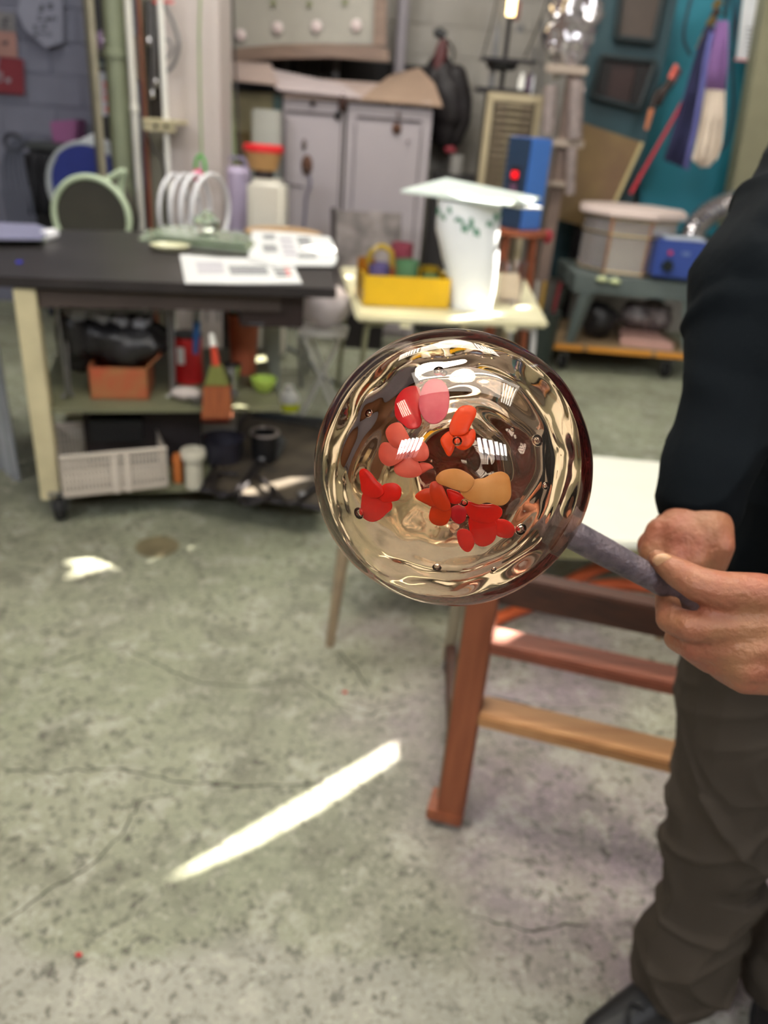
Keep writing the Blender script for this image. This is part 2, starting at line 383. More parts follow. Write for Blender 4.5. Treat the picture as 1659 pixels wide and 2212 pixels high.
# ---------------------------------------------------------------- steel workbench at the left
BH = .93
bench = thing('workbench', 'long dark steel topped workbench on cream legs at the left', 'workbench', (-1.3,2.72,0))
topm = mat('dark_steel_plate', (66,62,62), .38, .55, var=.25, scale=5, bump=.05)
MB().prism([Zp(727,624,BH),Zp(-260,588,BH),Zp(-200,489,BH),Zp(705,508,BH)], (0,0,-.035)).build('benchtop', topm, bench, bevel=.003)
ang = math.radians(15); ux = Vector((math.cos(ang),math.sin(ang),0)); uy = Vector((-math.sin(ang),math.cos(ang),0)); B0 = Vector((-1.32,2.70,0))
def bp(a, b, z=0.): return B0+ux*a+uy*b+Vector((0,0,z))
Rb = Matrix.Rotation(ang,3,'Z')
LEGW = .072; BL = 1.0; BD = .86
lr = Zp(587,880,.13)
for a,b,p in ((0.03,0.03,None),(.03,BD,None),(.8,.8,Vector((lr.x,lr.y,0)))):
    p = p or bp(a,b); MB().box(p+Vector((0,0,.08+(BH-.115)/2)),(LEGW,LEGW,BH-.125),R=Rb).build('leg', cream if a < .5 else mat('grey_green_paint',(150,156,146),.5,var=.1), bench, bevel=.004)
MB().box(bp(.46,.03,BH-.075),(.9,.03,.06),R=Rb).build('apron', mat('brown_apron',(70,58,52),.6,var=.2), bench)
shelfm = mat('olive_shelf', (112,112,86), .6, var=.2, scale=6)
MB().box(bp(.46,.43,.445),(.92,.84,.02),R=Rb).build('shelf', shelfm, bench)
MB().box(bp(.50,.43,.115),(1.02,.86,.03),R=Rb).build('lower_deck', shelfm, bench)
for a,b in ((.06,.0),(.80,.10),(.06,.8),(.9,.8)): caster(bench, bp(a,b), .05)
# steel drawer box hung under the right end
FB(MB(), 520,706,655,708,.76,.15,.4).build('drawer_box', mat('maroon_brown_steel',(52,38,36),.5,.2,var=.2), bench, bevel=.004)
MB().tube([Zp(540,700,.80),Zp(570,700,.80)],.006,8).build('pull', dark, bench)
# ---------------------------------------------------------------- things on the workbench
papm = mat('newsprint', (206,207,206), .85, var=.04, scale=20); ink = mat('grey_print', (96,96,102), .9, var=.3, scale=60)
redink = mat('red_print', (214,60,52), .9)
def newspaper(pts, z, blocks_, label, nm='newspaper'):
    P = [Zp(x,y,z) for x,y in pts]; c = sum(P,Vector())/len(P); t = thing(nm, label, 'newspaper', (c.x,c.y,z-.004), 'newspapers on the workbench')
    mb = MB().prism(P,(0,0,-.003)); mb.prism([p*1. + (c-p)*.03 + Vector((0.004,.003,.0015)) for p in P],(0,0,-.001)); mb.build('sheet', papm, t)
    for (x0,y0,x1,y1,sk,m) in blocks_:
        rows = 4
        q = MB()
        for r in range(rows):
            ya = y0+(y1-y0)*(r+.1)/rows; yb = y0+(y1-y0)*(r+.75)/rows
            q.prism([Zp(x0+sk*(ya-y0),ya,z+.0018),Zp(x1+sk*(ya-y0),ya,z+.0018),Zp(x1+sk*(yb-y0),yb,z+.0018),Zp(x0+sk*(yb-y0),yb,z+.0018)],(0,0,-.0006))
        q.build('print_block', m, t)
    return t
newspaper([(545,497),(640,503),(713,512),(722,530),(729,560),(722,574),(650,574),(600,578),(535,560)], BH+.012,
  [(566,506,592,518,.3,ink),(566,528,596,545,.3,ink),(640,512,668,540,.35,ink),(642,548,682,558,.35,ink),(602,512,630,555,.3,mat('pale_print',(168,164,174),.9))],
  'open newspaper at the far right corner of the dark bench, sun on its end')
newspaper([(388,549),(470,556),(560,558),(633,570),(653,612),(520,613),(400,611)], BH+.006,
  [(422,566,480,592,.25,mat('pale_print',(168,164,174),.9)),(492,574,575,594,.35,ink),(582,565,606,600,.5,ink),(607,566,616,598,.5,redink)],
  'newspaper with a red headline lying nearest the front edge of the dark bench')
# magazines / glass sheets at the left end
t = thing('glass_sheet_stack', 'stack of glass sheets with a white corner on the left end of the bench', 'glass', Zp(20,510,BH))
gsm = mat('green_glass_edge', (188,206,178), .15, var=.1); pur = mat('violet_sheet', (128,128,156), .5)
for k,(h,m,nm) in enumerate([(.000,gsm,'sheet'),(.009,mat('white_sheet',(214,220,214),.5),'sheet'),(.018,gsm,'sheet'),(.027,pur,'sheet')]):
    MB().prism([Zp(-60,521-k,BH+.001+h),Zp(100-k*3,522-k,BH+.001+h),Zp(112-k*3,502-k,BH+.001+h),Zp(80,488,BH+.001+h),Zp(-60,482,BH+.001+h)],(0,0,.008)).build(nm, m, t)
FB(MB(), 82,520,106,522,BH+.002,.038,.12).build('paper_wrap', mat('bright_paper',(240,240,244),.7,var=.03), t, bevel=.01)
# glass plates, dish and glass blobs
edge = mat('pale_green_glass', (150,164,140), .12, var=.25)
for k,(pts,lab) in enumerate([([(300,520),(540,546),(552,532),(520,505),(320,500)],'lower greenish glass plate on the bench under the clear ornament'),
              ([(330,512),(528,532),(540,512),(400,492),(345,494)],'upper greenish glass plate on the bench beside the newspaper')]):
    tag(MB().prism([Zp(x,y,BH+.002+k*.02) for x,y in pts],(0,0,.012)).build('glass_plate', edge), lab, 'glass plate', 'glass plates on the bench')
c = Zp(368,540,BH)
tag(MB().lathe([(.055,0),(.075,.006),(.085,.022),(.08,.022),(.07,.012),(.001,.01)],c,(0,0,1),28,cap=False).build('shallow_dish', mat('pale_yellow_glass',(205,204,170),.2,var=.1), smooth=True), 'shallow pale dish with a thick rim on the dark bench', 'dish')
c = Zp(448,512,BH+.03); t = thing('glass_ornament', 'clear lobed glass ornament standing on the glass plates', 'glass ornament', c)
MB().lathe([(.03,0),(.05,.004),(.05,.008),(.012,.02),(.012,.03)],c,(0,0,1),20).build('foot', cglass, t, smooth=True)
for k in range(5):
    a = k*1.257; MB().ball(c+Vector((math.cos(a)*.038,math.sin(a)*.038,.055+.012*(k%2))),.026,8).build('lobe', cglass, t, smooth=True)
MB().ball(c+Vector((0,0,.085)),.03,8).build('lobe', cglass, t, smooth=True)
tag(MB().box(bp(-.02,.25,BH+.004),(.02,.02,.006),R=Rb).build('blue_chip', mat('blue_plastic',(60,60,190),.4)), 'tiny blue chip lying on the dark bench near its left end', 'chip')
# ---------------------------------------------------------------- under the workbench
SH = .457; DK = .132
t = thing('cardboard_box', 'open orange-brown cardboard box on the bench shelf', 'box', Zp(262,862,SH))
bx = mat('orange_cardboard', (150,98,58), .8, var=.25, scale=12, alt=(160,74,44))
a = Zp(196,862,SH); b = Zp(322,864,SH); d = (b-a); L_ = d.length; dn = Vector((-d.y,d.x,0)).normalized(); h = .125; D_ = .22
for nm,(p,q,o) in {'wall':(a,b,0),'wall.':(a,b,1)}.items():
    MB().prism([p+dn*D_*o,q+dn*D_*o,q+dn*(D_*o+.006),p+dn*(D_*o+.006)],(0,0,h)).build('wall', bx, t)
for p in (a,b-d.normalized()*.006): MB().prism([p,p+d.normalized()*.006,p+d.normalized()*.006+dn*D_,p+dn*D_],(0,0,h)).build('wall', bx, t)
MB().prism([a,b,b+dn*D_,a+dn*D_],(0,0,.005)).build('base', bx, t)
MB().prism([b+Vector((0,0,h)),b+Vector((0,0,h))+dn*D_,b+dn*D_+d.normalized()*.05+Vector((0,0,h+.05)),b+d.normalized()*.05+Vector((0,0,h+.05))],(0,0,.005)).build('flap', bx, t)
def lump(name, c, r, sc, m, label, cat, seed=0, amp=.18, fr_=9., n=16, parent=None):
    mb = MB().ball(c, r, n, sc); c = Vector(c)
    for v in mb.v:
        d = v-c; k = 1+amp*noise.noise(d*fr_+Vector((seed,seed*2,0)))+amp*.5*noise.noise(d*fr_*2.3+Vector((seed,0,3)))
        v.x, v.y, v.z = c.x+d.x*k, c.y+d.y*k, c.z+d.z*k
    o = mb.build(name, m, parent, smooth=True)
    return tag(o, label, cat) if label else o
bagb = mat('black_bag', (34,32,34), .35, var=.3, bump=.5, scale=14)
lump('black_bag', bp(.33,.22,SH+.21), .15, (1.3,.9,.6), bagb, 'crumpled black bag on the shelf above the cardboard box', 'bag', 3, .35)
lump('black_bag', bp(.15,.22,SH+.2), .09, (.8,.9,1.4), bagb, 'small black bag squeezed beside the left leg under the bench', 'bag', 5, .35)
clearp = mat('crumpled_clear_plastic', (170,170,176), .15, var=.4, scale=30, bump=.6, trans=.3)
for i,(x,y) in enumerate([(210,686),(238,690),(265,690),(285,702)]):
    p = bp(.18+.075*i,.15,SH+.315-.01*i); lump('plastic_wad', p, .03, (1.2,.9,.8), clearp, ['crumpled clear plastic wad, leftmost on the black bag','second crumpled clear plastic wad on the black bag','third clear plastic wad on the black bag','rightmost clear plastic wad, sliding off the black bag'][i], 'plastic wad', i+1, .5, 40, 8)
for i in range(2):
    tag(MB().ball(bp(.17+.1*i,.3,SH+.36),.014,8).build('orange_cap', mat('orange_red_plastic',(190,66,44),.4), smooth=True), ['left small orange-red cap behind the plastic wads','right small orange-red cap behind the plastic wads'][i], 'bead')  # two small loose plastic caps
# wire rack with legs
t = thing('wire_rack', 'thin grey wire rack with bent legs inside the bench', 'rack', bp(.2,.1,DK))
for a_ in (.115,.50):
    MB().tube(spline([bp(a_,.1,SH+.36),bp(a_,.1,SH+.05),bp(a_-.02,.1,SH+.012)],5),.005,6).build('wire_leg', steel, t, smooth=True)
    MB().tube(spline([bp(a_+.02,.16,SH+.36),bp(a_+.01,.12,SH+.05),bp(a_+.02,.12,SH+.012)],5),.005,6).build('wire_leg', steel, t, smooth=True)
for z in (.34,.36): MB().tube([bp(.115,.1,SH+z),bp(.50,.1,SH+z)],.005,6).build('rail', steel, t, smooth=True)
# red tin with pale print
c = Zp(378,795,SH); t = thing('red_tin', 'red tin with a pale mark in the middle of the bench shelf', 'tin', c)
c = bp(.565,.34,SH)
t.location = c; t['_o'] = tuple(c)
MB().lathe([(.06,0),(.06,.19)],c,(0,0,1),28).build('can', red_p, t, smooth=True); MB().lathe([(.061,.19),(.062,.2),(.05,.2)],c,(0,0,1),28).build('lid', dark, t, smooth=True)
MB().box(c+Vector((-.012,-.0605,.12)),(.03,.003,.07)).build('mark', white_p, t)
# hanging tools along the back
for i in range(5):
    p = bp(.60+.05*i,.50,BH-.06); t = thing('hanging_tool', ['leftmost','second','middle','fourth','rightmost'][i]+' black handled tool hanging under the bench top', 'tool', p-Vector((0,0,.2)), 'black tools under the bench top')
    MB().tube([p,p-Vector((0,0,.11))],[.008,.011],8).build('handle', black, t, smooth=True); MB().tube([p-Vector((0,0,.11)),p-Vector((0,.01,.2))],.005,6).build('shank', steel, t, smooth=True)
p = bp(.615,.2,BH-.10); t = thing('blue_brush', 'blue and grey brush hanging above the red tin', 'brush', p-Vector((0,0,.2)))
MB().tube([p,p-Vector((.01,0,.1))],.012,8).build('head', mat('pale_bristle',(170,176,178),.8), t, smooth=True); MB().tube([p-Vector((.01,0,.09)),p-Vector((.02,0,.22))],[.016,.010],8).build('handle', mat('mid_blue',(40,92,150),.4), t, smooth=True)
# terracotta bucket, chrome cup, yellow-green tape
c = bp(.80,.46,SH); terr = mat('terracotta', (176,92,60), .6, var=.15)
t = thing('terracotta_pot', 'tall orange terracotta pot full of dark tools on the bench shelf', 'pot', c)
MB().lathe([(.052,0),(.068,.24),(.071,.24),(.071,.26),(.062,.26),(.056,.2)],c,(0,0,1),28,cap=False).build('pot_body', terr, t, smooth=True)
for i,(dx,m) in enumerate([(-.03,mat('green_plastic',(30,120,70),.4)),(.0,mat('mid_blue',(40,92,150),.4)),(.03,dark),(-.01,black)]):
    MB().tube([c+Vector((dx,dx*.5,.02)),c+Vector((dx*1.5,.01*i,.30))],.009,8).build('tool_handle', m, t, smooth=True)
c = bp(.735,.22,SH); tag(MB().lathe([(.034,0),(.04,.1),(.042,.105),(.036,.1),(.03,.01),(.001,.01)],c,(0,0,1),24,cap=False).build('steel_cup', chrome, smooth=True), 'shiny steel cup before the terracotta pot', 'cup')
c = bp(.865,.20,SH); lime = mat('lime_plastic', (178,206,92), .45, var=.08)
t = thing('lime_bowl', 'lime green bowl by the grey right leg of the bench', 'bowl', c)
MB().lathe([(.026,0),(.046,.025),(.054,.055),(.05,.055),(.042,.025),(.001,.012)],c,(0,0,1),28,cap=False).build('bowl_body', lime, t, smooth=True)
for i,(a_,b_,r) in enumerate([(.70,.08,.055),(.60,.06,.045)]):
    tag(MB().lathe([(r*.6,0),(r,.03),(r*1.02,.032),(r*.9,.03),(.001,.008)],bp(a_,b_,SH),(0,0,1),24,cap=False).build('metal_dish', steel, smooth=True), ['larger dull metal dish on the front of the shelf','smaller dull metal dish near the cardboard box'][i], 'dish')
lump('rag', bp(.55,.08,SH+.03), .045, (1.3,.8,.55), mat('grey_rag',(186,176,170),.9,var=.2), 'crumpled pale rag at the front of the shelf', 'rag', 9, .4)
# bristle brush hanging in front of the shelf
p = Yp(463,790,2.80); t = thing('wide_brush', 'wide orange-brown bristle brush with a green ferrule hanging at the shelf front', 'brush', p-Vector((0,0,.17)))
def yz(x,y,Y=2.80): return Yp(x,y,Y)
MB().prism([yz(438,835),yz(496,835),yz(499,905),yz(435,907)],(0,.03,0)).build('bristles', wood('bristle_brown',(158,88,48),(120,62,34),6,'Z',.9), t, bevel=.004)
MB().prism([yz(455,788),yz(476,788),yz(494,834),yz(440,834)],(0,.028,0)).build('ferrule', mat('olive_green_ferrule',(126,130,70),.35,.3,var=.1), t, bevel=.004)
MB().tube([yz(465,790)+Vector((0,.012,0)),yz(459,745)+Vector((0,.012,0))],[.016,.011],10).build('grip', mat('orange_red_plastic',(190,66,44),.4), t, smooth=True)
MB().tube([yz(459,748)+Vector((0,.012,0)),yz(455,722)+Vector((0,.012,0))],[.014,.009],10).build('tip', white_p, t, smooth=True)
# white perforated basket on the lower deck
t = thing('white_basket', 'white perforated plastic basket on the lower deck of the bench', 'basket', bp(.35,.1,DK))
wbm = mat('offwhite_plastic', (200,190,178), .45, var=.06)
a = Zp(140,1076,DK+.002); b = Zp(362,1052,DK+.002)
d = (b-a); L_ = d.length; e = d.normalized(); dn = Vector((-e.y,e.x,0)); HB = .165; DB = .34
def perforated(o_, e_, n_, L_, Hh, nx, nz, nm):
    mb = MB(); lx = L_/nx; t_=.004
    for i in range(nx+1): mb.prism([o_+e_*max(0,i*lx-.0028),o_+e_*min(L_,i*lx+.0028),o_+e_*min(L_,i*lx+.0028)+n_*t_,o_+e_*max(0,i*lx-.0028)+n_*t_],(0,0,Hh))
    for k in range(nz+1):
        z = Hh*k/nz; hh = .010 if 0<k<nz else .016
        mb.prism([o_+Vector((0,0,max(0,z-hh))),o_+e_*L_+Vector((0,0,max(0,z-hh))),o_+e_*L_+n_*t_+Vector((0,0,max(0,z-hh))),o_+n_*t_+Vector((0,0,max(0,z-hh)))],(0,0,hh))
    return mb.build(nm, wbm, t)
perforated(a,e,dn,L_,HB,28,6,'wall'); perforated(a+dn*DB,e,dn,L_,HB,28,6,'wall'); perforated(a,dn,-e,DB,HB,20,6,'wall'); perforated(b,dn,e,DB,HB,20,6,'wall')
MB().prism([a,b,b+dn*DB,a+dn*DB],(0,0,.004)).build('base', wbm, t)
MB().tube([a+Vector((0,0,HB)),b+Vector((0,0,HB)),b+dn*DB+Vector((0,0,HB)),a+dn*DB+Vector((0,0,HB))],.008,8,closed=True).build('rim', wbm, t, smooth=True)
for k in (.50,.62): MB().box(a+d*k+Vector((0,-.003,HB/2)),(.018,.005,HB),R=Rb).build('band', wbm, t)
t = thing('dark_case', 'dark open steel case standing in the white basket', 'case', bp(.3,.2,DK+.01))
cs = mat('dark_case_steel',(50,44,46),.5,.2,var=.2)
MB().box(bp(.38,.28,DK+.13),(.46,.2,.22),R=Rb).build('case_body', cs, t, bevel=.006)
MB().box(bp(.28,.17,DK+.19),(.2,.14,.09),R=Rb).build('inner_box', black, t, bevel=.004)
# small box, pots and white pipe stub
t = thing('printed_carton', 'small white carton with red print beside the brush on the lower deck', 'carton', bp(.66,.42,DK))
c = bp(.68,.42,DK+.10); MB().box(c,(.16,.12,.20),R=Rb).build('carton_body', white_p, t, bevel=.003); MB().box(c+Vector((.005,-.0655,.06)),(.13,.003,.06),R=Rb).build('red_band', redink, t)
c = bp(.70,.22,DK); tag(MB().lathe([(.07,0),(.085,.11),(.089,.115),(.08,.11),(.06,.01),(.001,.01)],c,(0,0,1),28,cap=False).build('dark_pot', mat('slate_grey_metal',(74,72,84),.4,.4,var=.15), smooth=True), 'low slate grey pot behind the white pipe stub', 'pot')
c = bp(.87,.20,DK); t = thing('black_mug', 'wide black mug with a pale rim on the lower deck', 'mug', c)
MB().lathe([(.05,0),(.06,.14),(.055,.14),(.045,.01),(.001,.01)],c,(0,0,1),28,cap=False).build('mug_body', black, t, smooth=True); MB().tube(arc(c+Vector((0,0,.142)),.058,0,2*math.pi,24,(1,0,0),(0,1,0))[:-1],.006,8,closed=True).build('rim', mat('grey_rim',(176,166,160),.35,.4), t, smooth=True)
c = Zp(420,1052,DK); tag(MB().lathe([(.034,0),(.034,.12),(.046,.125),(.05,.15),(.046,.16),(.022,.16),(.018,.09),(.001,.09)],c,(0,0,1),28,cap=False).build('pipe_stub', mat('dirty_white_plastic',(190,186,170),.5,var=.12), smooth=True), 'short off-white pipe stub with a thick collar right of the basket', 'pipe')
tag(MB().lathe([(.018,0),(.022,.1),(.014,.12)],Zp(385,1040,DK),(0,0,1),14).build('orange_peg', mat('amber_wood',(196,112,52),.5), smooth=True), 'short orange peg between basket and pipe stub', 'peg')
# ---------------------------------------------------------------- tray with tools at the right end
PZ = .147; t = thing('tool_tray', 'flat rusty dark steel tray sticking out of the bench end', 'tray', Zp(580,1000,PZ))
trm = mat('rusty_tray', (96,86,72), .6, .35, var=.4, scale=7, alt=(58,52,46))
P = [Zp(436,1058,PZ),Zp(705,1100,PZ),Zp(720,915,PZ),Zp(530,888,PZ)]
MB().prism(P,(0,0,-.012)).build('tray_plate', trm, t)
for i in range(4):
    p,q = P[i],P[(i+1)%4]; MB().tube([p,q],.010 if i != 2 else .016,8).build('rim', dark, t, smooth=True)
tz = PZ+.014
def tool_shears(pts_a, pts_b, pivot, label, r=.008):
    c = Zp(*pivot,tz); g = thing('shears', label, 'shears', c, 'iron tools on the tray')
    for P_ in (pts_a, pts_b): MB().tube(spline([Zp(x,y,tz+.006) for x,y in P_],6),r,8).build('blade_arm', dark, g, smooth=True)
    MB().ball(c+Vector((0,0,.012)),.016,8,(1,1,.6)).build('rivet', steel, g, smooth=True); return g
tool_shears([(612,960),(590,975),(568,1000),(545,1030),(515,1072),(530,1088),(560,1084),(588,1062),(570,1040),(556,1030)],
            [(606,945),(578,968),(562,985),(540,1020),(505,1062),(480,1072),(460,1060),(462,1035),(478,1022),(515,1024)], (566,996),
            'large iron shears with looped handles lying on the rusty tray')
MB_ = MB().prism([Zp(578,985,tz+.004),Zp(600,992,tz+.004),Zp(618,955,tz+.004),Zp(606,942,tz+.004),Zp(585,950,tz+.004)],(0,0,.008)).build('blade', mat('blue_grey_steel',(86,92,98),.3,.7), [o for o in COL.objects if o.name=='shears'][0])
tool_shears([(690,1050),(650,1075),(625,1090),(600,1068),(590,1050)],[(640,1090),(662,1062),(700,1030),(712,1020)],(652,1072),'dark iron tongs at the front edge of the tray',.007)
for i,(x0,y0,x1,y1) in enumerate([(545,898,690,920),(560,893,700,908)]):
    tag(MB().tube([Zp(x0,y0,PZ+.03+.016*i),Zp(x1,y1,PZ+.03+.016*i)],.010,10).build('iron_rod', mat('blue_grey_steel',(86,92,98),.3,.7), smooth=True), ['thick iron rod along the back of the tray','second iron rod resting behind on the back rim of the tray'][i], 'rod', 'iron rods on the tray')
c = Zp(624,888,.02); t = thing('squeeze_bottle', 'sunlit white bottle with a yellow label on the floor behind the tray', 'bottle', (c.x,c.y,0)); c.z = 0
MB().lathe([(.05,0),(.055,.02),(.055,.10),(.04,.13),(.025,.14),(.025,.165)],c,(0,0,1),24).build('bottle_body', white_p, t, smooth=True); MB().lathe([(.0565,.03),(.0565,.075)],c,(0,0,1),24,cap=False).build('label_band', mat('yellow_green_label',(220,228,40),.5), t, smooth=True)
# white bag on low stand behind the bench right end
lump('white_sack', Yp(697,668,3.9)+Vector((0,.1,0)), .13, (1.0,.8,.75), mat('pinkish_white_sack',(214,204,206),.7,var=.08,bump=.3), 'pinkish white sack on a low folding stand behind the bench end', 'sack', 12, .2)
c = Yp(697,668,3.9)+Vector((0,.1,-.11)); t = thing('folding_stand', 'low white folding stand under the pinkish white sack', 'stand', (c.x,c.y,0))
MB().box(c-Vector((0,0,.02)),(.24,.2,.02)).build('stand_top', white_p, t)
for s in (-1,1):
    MB().tube([c+Vector((-.1*s,-.08,-.02)),Vector((c.x+.12*s,c.y-.08,.006))],.009,8).build('leg', white_p, t, smooth=True)
    MB().tube([c+Vector((.1*s,.08,-.02)),Vector((c.x-.12*s,c.y+.08,.006))],.009,8).build('leg', white_p, t, smooth=True)
tag(MB().tube(spline([Zp(x,y,.015) for x,y in [(608,745),(640,760),(670,785),(700,815),(735,830),(790,845)]],8),.014,8).build('floor_hose', mat('grey_hose',(118,122,118),.5), smooth=True), 'grey hose lying on the floor right of the bench', 'hose')
# ---------------------------------------------------------------- leaning metal sheets at far left
for i,(x0,x1) in enumerate([(-45,-14),(-12,10),(12,24),(26,44)]):
    a = Zp(x0,1000+i*12,0); b = Zp(x1,1004+i*12,0); m = [mat('pale_green_board',(176,186,156),.6,var=.06), mat('sheet_grey',(150,154,158),.4,.2,var=.2), mat('brushed_sheet',(176,180,186),.35,.3,var=.15), mat('sheet_grey',(150,154,158),.4)][i]
    d = Vector((-.05,.06,.86)); o = MB().prism([a,b,b+d,a+d],(.0,.012,0)).build('leaning_sheet', m)
    tag(o, ['pale green board leaning at the far left beside the bench','wide grey metal sheet leaning next to the pale green board','narrow brushed metal strip leaning left of the cream leg','narrow grey strip nearest the cream bench leg'][i], 'sheet', 'sheets leaning left of the bench')
c = Zp(340,1182,0); tag(MB().lathe([(.075,0),(.08,.004),(.065,.006),(.06,.003),(.001,.003)],c,(0,0,1),32,cap=False).build('floor_cover', mat('brown_iron_cover',(122,112,84),.6,.2,var=.2), smooth=True), 'small round brown drain cover in the floor before the bench', 'drain cover')
for i,(x,y) in enumerate([(745,1495),(170,2062)]):
    tag(MB().ball(Zp(x,y,.003),.006,6,(1.2,.8,.5)).build('red_chip', red_p, smooth=True), ['red glass chip on the floor left of the wooden trestle','red glass chip on the floor at the lower left'][i], 'chip')
# ================================================================ pillar and pipes
def vpole(name, x, y, Y, r, m, label, cat, z0=0., z1=3.2, lean=0., rings=(), group=None):
    p = Yp(x,y,Y); b = Vector((p.x-lean*p.z,Y,z0)); t_ = Vector((p.x+lean*(z1-p.z),Y,z1))
    g = thing(name, label, cat, b, group); MB().tube([b,t_],r,16).build('tube', m, g, smooth=True)
    for zy in rings: q = Yp(x,zy,Y); MB().lathe([(r*1.02,-.02),(r*1.25,-.016),(r*1.25,.016),(r*1.02,.02)],(p.x,Y,q.z),(0,0,1),16).build('coupling', m, g, smooth=True)
    return g
pilm = mat('pinkish_white_plaster', (188,178,174), .75, var=.07, scale=2, bump=.1)
a = Yp(362,250,5.2); b = Yp(476,250,5.2)
struct('trim_1', MB().box(((a.x+b.x)/2,5.2+.17,ZC/2),(b.x-a.x,.34,ZC)), pilm, bevel=.006)
a2 = Yp(300,250,5.3); struct('trim_2', MB().box(((a2.x+a.x)/2,5.42,ZC/2),(a.x-a2.x,.1,ZC)), mat('olive_white_panel',(170,168,152),.7,var=.1))
vpole('drain_pipe', 258, 245, 5.05, .062, mat('grey_green_pipe',(122,128,104),.5,var=.14), 'thick grey-green vertical pipe left of the pillar', 'pipe', rings=(118,), lean=.01)
vpole('conduit', 291, 245, 5.0, .020, mat('offwhite_conduit',(206,204,196),.45,var=.05), 'thin off-white conduit with a joint beside the thick green pipe', 'pipe', rings=(235,))
vpole('metal_pole', 213, 245, 4.9, .020, mat('pale_worn_pole',(158,152,132),.35,.4,var=.2), 'thin pale leaning pole left of the thick green pipe', 'pole', z0=.0, z1=3.1)
vpole('metal_pole', 203, 245, 5.0, .011, mat('olive_pole',(92,88,66),.5,var=.2), 'thin olive leaning pole, leftmost of the poles', 'pole')
vpole('copper_pipe', 313, 245, 5.18, .012, mat('copper_brown',(142,84,60),.35,.6,var=.1), 'thin copper brown pipe on the panel left of the pillar', 'pipe')
vpole('conduit', 352, 130, 4.98, .016, white_p, 'bright white tube passing through the little shelf on the pillar', 'pipe')
# dark recess with hanging rods
tag(PB(316,0,347,262,5.28,.04).build('tool_board', mat('dark_tool_board',(62,56,50),.7,var=.3)), 'narrow dark tool board left of the white tube', 'board')
for i,(x,y0,y1) in enumerate([(322,0,90),(329,10,205),(337,0,180)]):
    a = Yp(x,y0,5.24); b = Yp(x,y1,5.24); g = thing('long_rod', ['left','middle','right'][i]+' thin steel rod hanging on the dark tool board', 'rod', b, 'rods on the tool board')
    MB().tube([a,b],.008,8).build('shaft', steel, g, smooth=True); MB().ball(b,.016,8,(1,1,1.6)).build('tip', chrome, g, smooth=True)
t = thing('bracket_shelf', 'small cream bracket shelf with two holes on the pillar', 'shelf', Yp(342,285,5.0))
c,s = pbox(306,258,380,267,4.92,.26); MB().box(c,s).build('shelf_board', cream, t, bevel=.003)
c,s = pbox(309,267,377,284,4.93,.02); MB().box(c,s).build('front_lip', cream, t, bevel=.003)
for x in (336,359): MB().ball(Yp(x,272,4.925),.012,8,(1,.4,1)).build('hole_plug', dark, t, smooth=True)
gc = mat('grey_cable', (120,118,118), .5)
tag(MB().tube(spline([Yp(x,y,5.12) for x,y in [(352,5),(375,50),(386,95),(375,138),(360,155)]],8),.012,8).build('cable_loop', gc, smooth=True), 'thick grey cable loop on the upper pillar', 'cable')
tag(MB().tube(spline([Yp(x,y,5.10) for x,y in [(355,84),(368,90),(372,108),(362,124),(354,128)]],8),.008,8).build('cable_loop', gc, smooth=True), 'small inner grey cable loop on the upper pillar', 'cable')
tag(MB().tube(spline([Yp(x,y,4.95) for x,y in [(316,285),(330,320),(352,350),(358,420),(362,492)]],8),.006,6).build('black_cable', black, smooth=True), 'thin black cord hanging below the bracket shelf', 'cord')
tag(PB(286,76,300,174,5.02,.03).build('meter_strip', mat('brown_strip',(88,74,66),.6)), 'narrow brown strip fixed beside the off-white conduit', 'strip')
tag(PB(330,0,336,6,5.1,.04).build('red_clip', mat('salmon_red',(214,84,80),.5)), 'small left red clip at the top of the white tube', 'clip')
tag(PB(352,0,372,6,5.1,.04).build('red_clip', mat('salmon_red',(214,84,80),.5)), 'larger right red clip at the top of the white tube', 'clip')
vpole('orange_pole', 321, 420, 5.1, .010, mat('orange_brown',(150,84,60),.5), 'thin orange-brown stick behind the black cord', 'stick', z0=.0, z1=1.25)
# green cord with carabiner and magenta ball
gcord = mat('green_cord', (128,146,98), .6); gg = mat('bright_green', (70,170,60), .4)
t = thing('green_lanyard', 'thin green cord with a green clip and magenta ball on the pillar', 'cord', Yp(430,390,5.0))
MB().tube([Yp(434,-60,5.1),Yp(430,80,5.1),Yp(432,200,5.08),Yp(436,345,5.05)],.007,8).build('cord', gcord, t, smooth=True)
ce = Yp(433,362,5.02); MB().tube([p for p in arc(ce,.045,0,2*math.pi,20,(.62,0,0),(0,0,1.4))][:-1],.010,8,closed=True).build('clip', gg, t, smooth=True)
MB().ball(Yp(427,380,5.0),.036,10).build('pompom', mat('magenta',(214,40,120),.5), t, smooth=True)
tag(MB().tube(spline([Yp(x,y,5.6) for x,y in [(486,-60),(490,60),(496,200),(502,300),(506,352)]],6),[.014]*25+[.022]*0 if False else .018,8).build('green_hose', mat('sage_hose',(132,150,110),.5), smooth=True), 'sage green hose hanging right of the pillar', 'hose')
tag(MB().tube(spline([Yp(x,y,5.62) for x,y in [(500,-60),(505,80),(512,220),(518,330),(532,380),(530,430),(500,470),(478,470)]],6),.008,8).build('dark_cable', mat('dark_grey_cable',(70,66,66),.5), smooth=True), 'dark cable curving beside the sage green hose', 'cable')
tag(MB().tube(spline([Yp(x,y,5.55) for x,y in [(470,8),(478,25),(482,45),(475,65)]],6),.012,8).build('copper_hook', mat('copper_brown',(142,84,60),.35,.6), smooth=True), 'copper hook at the top edge right of the pillar', 'hook')
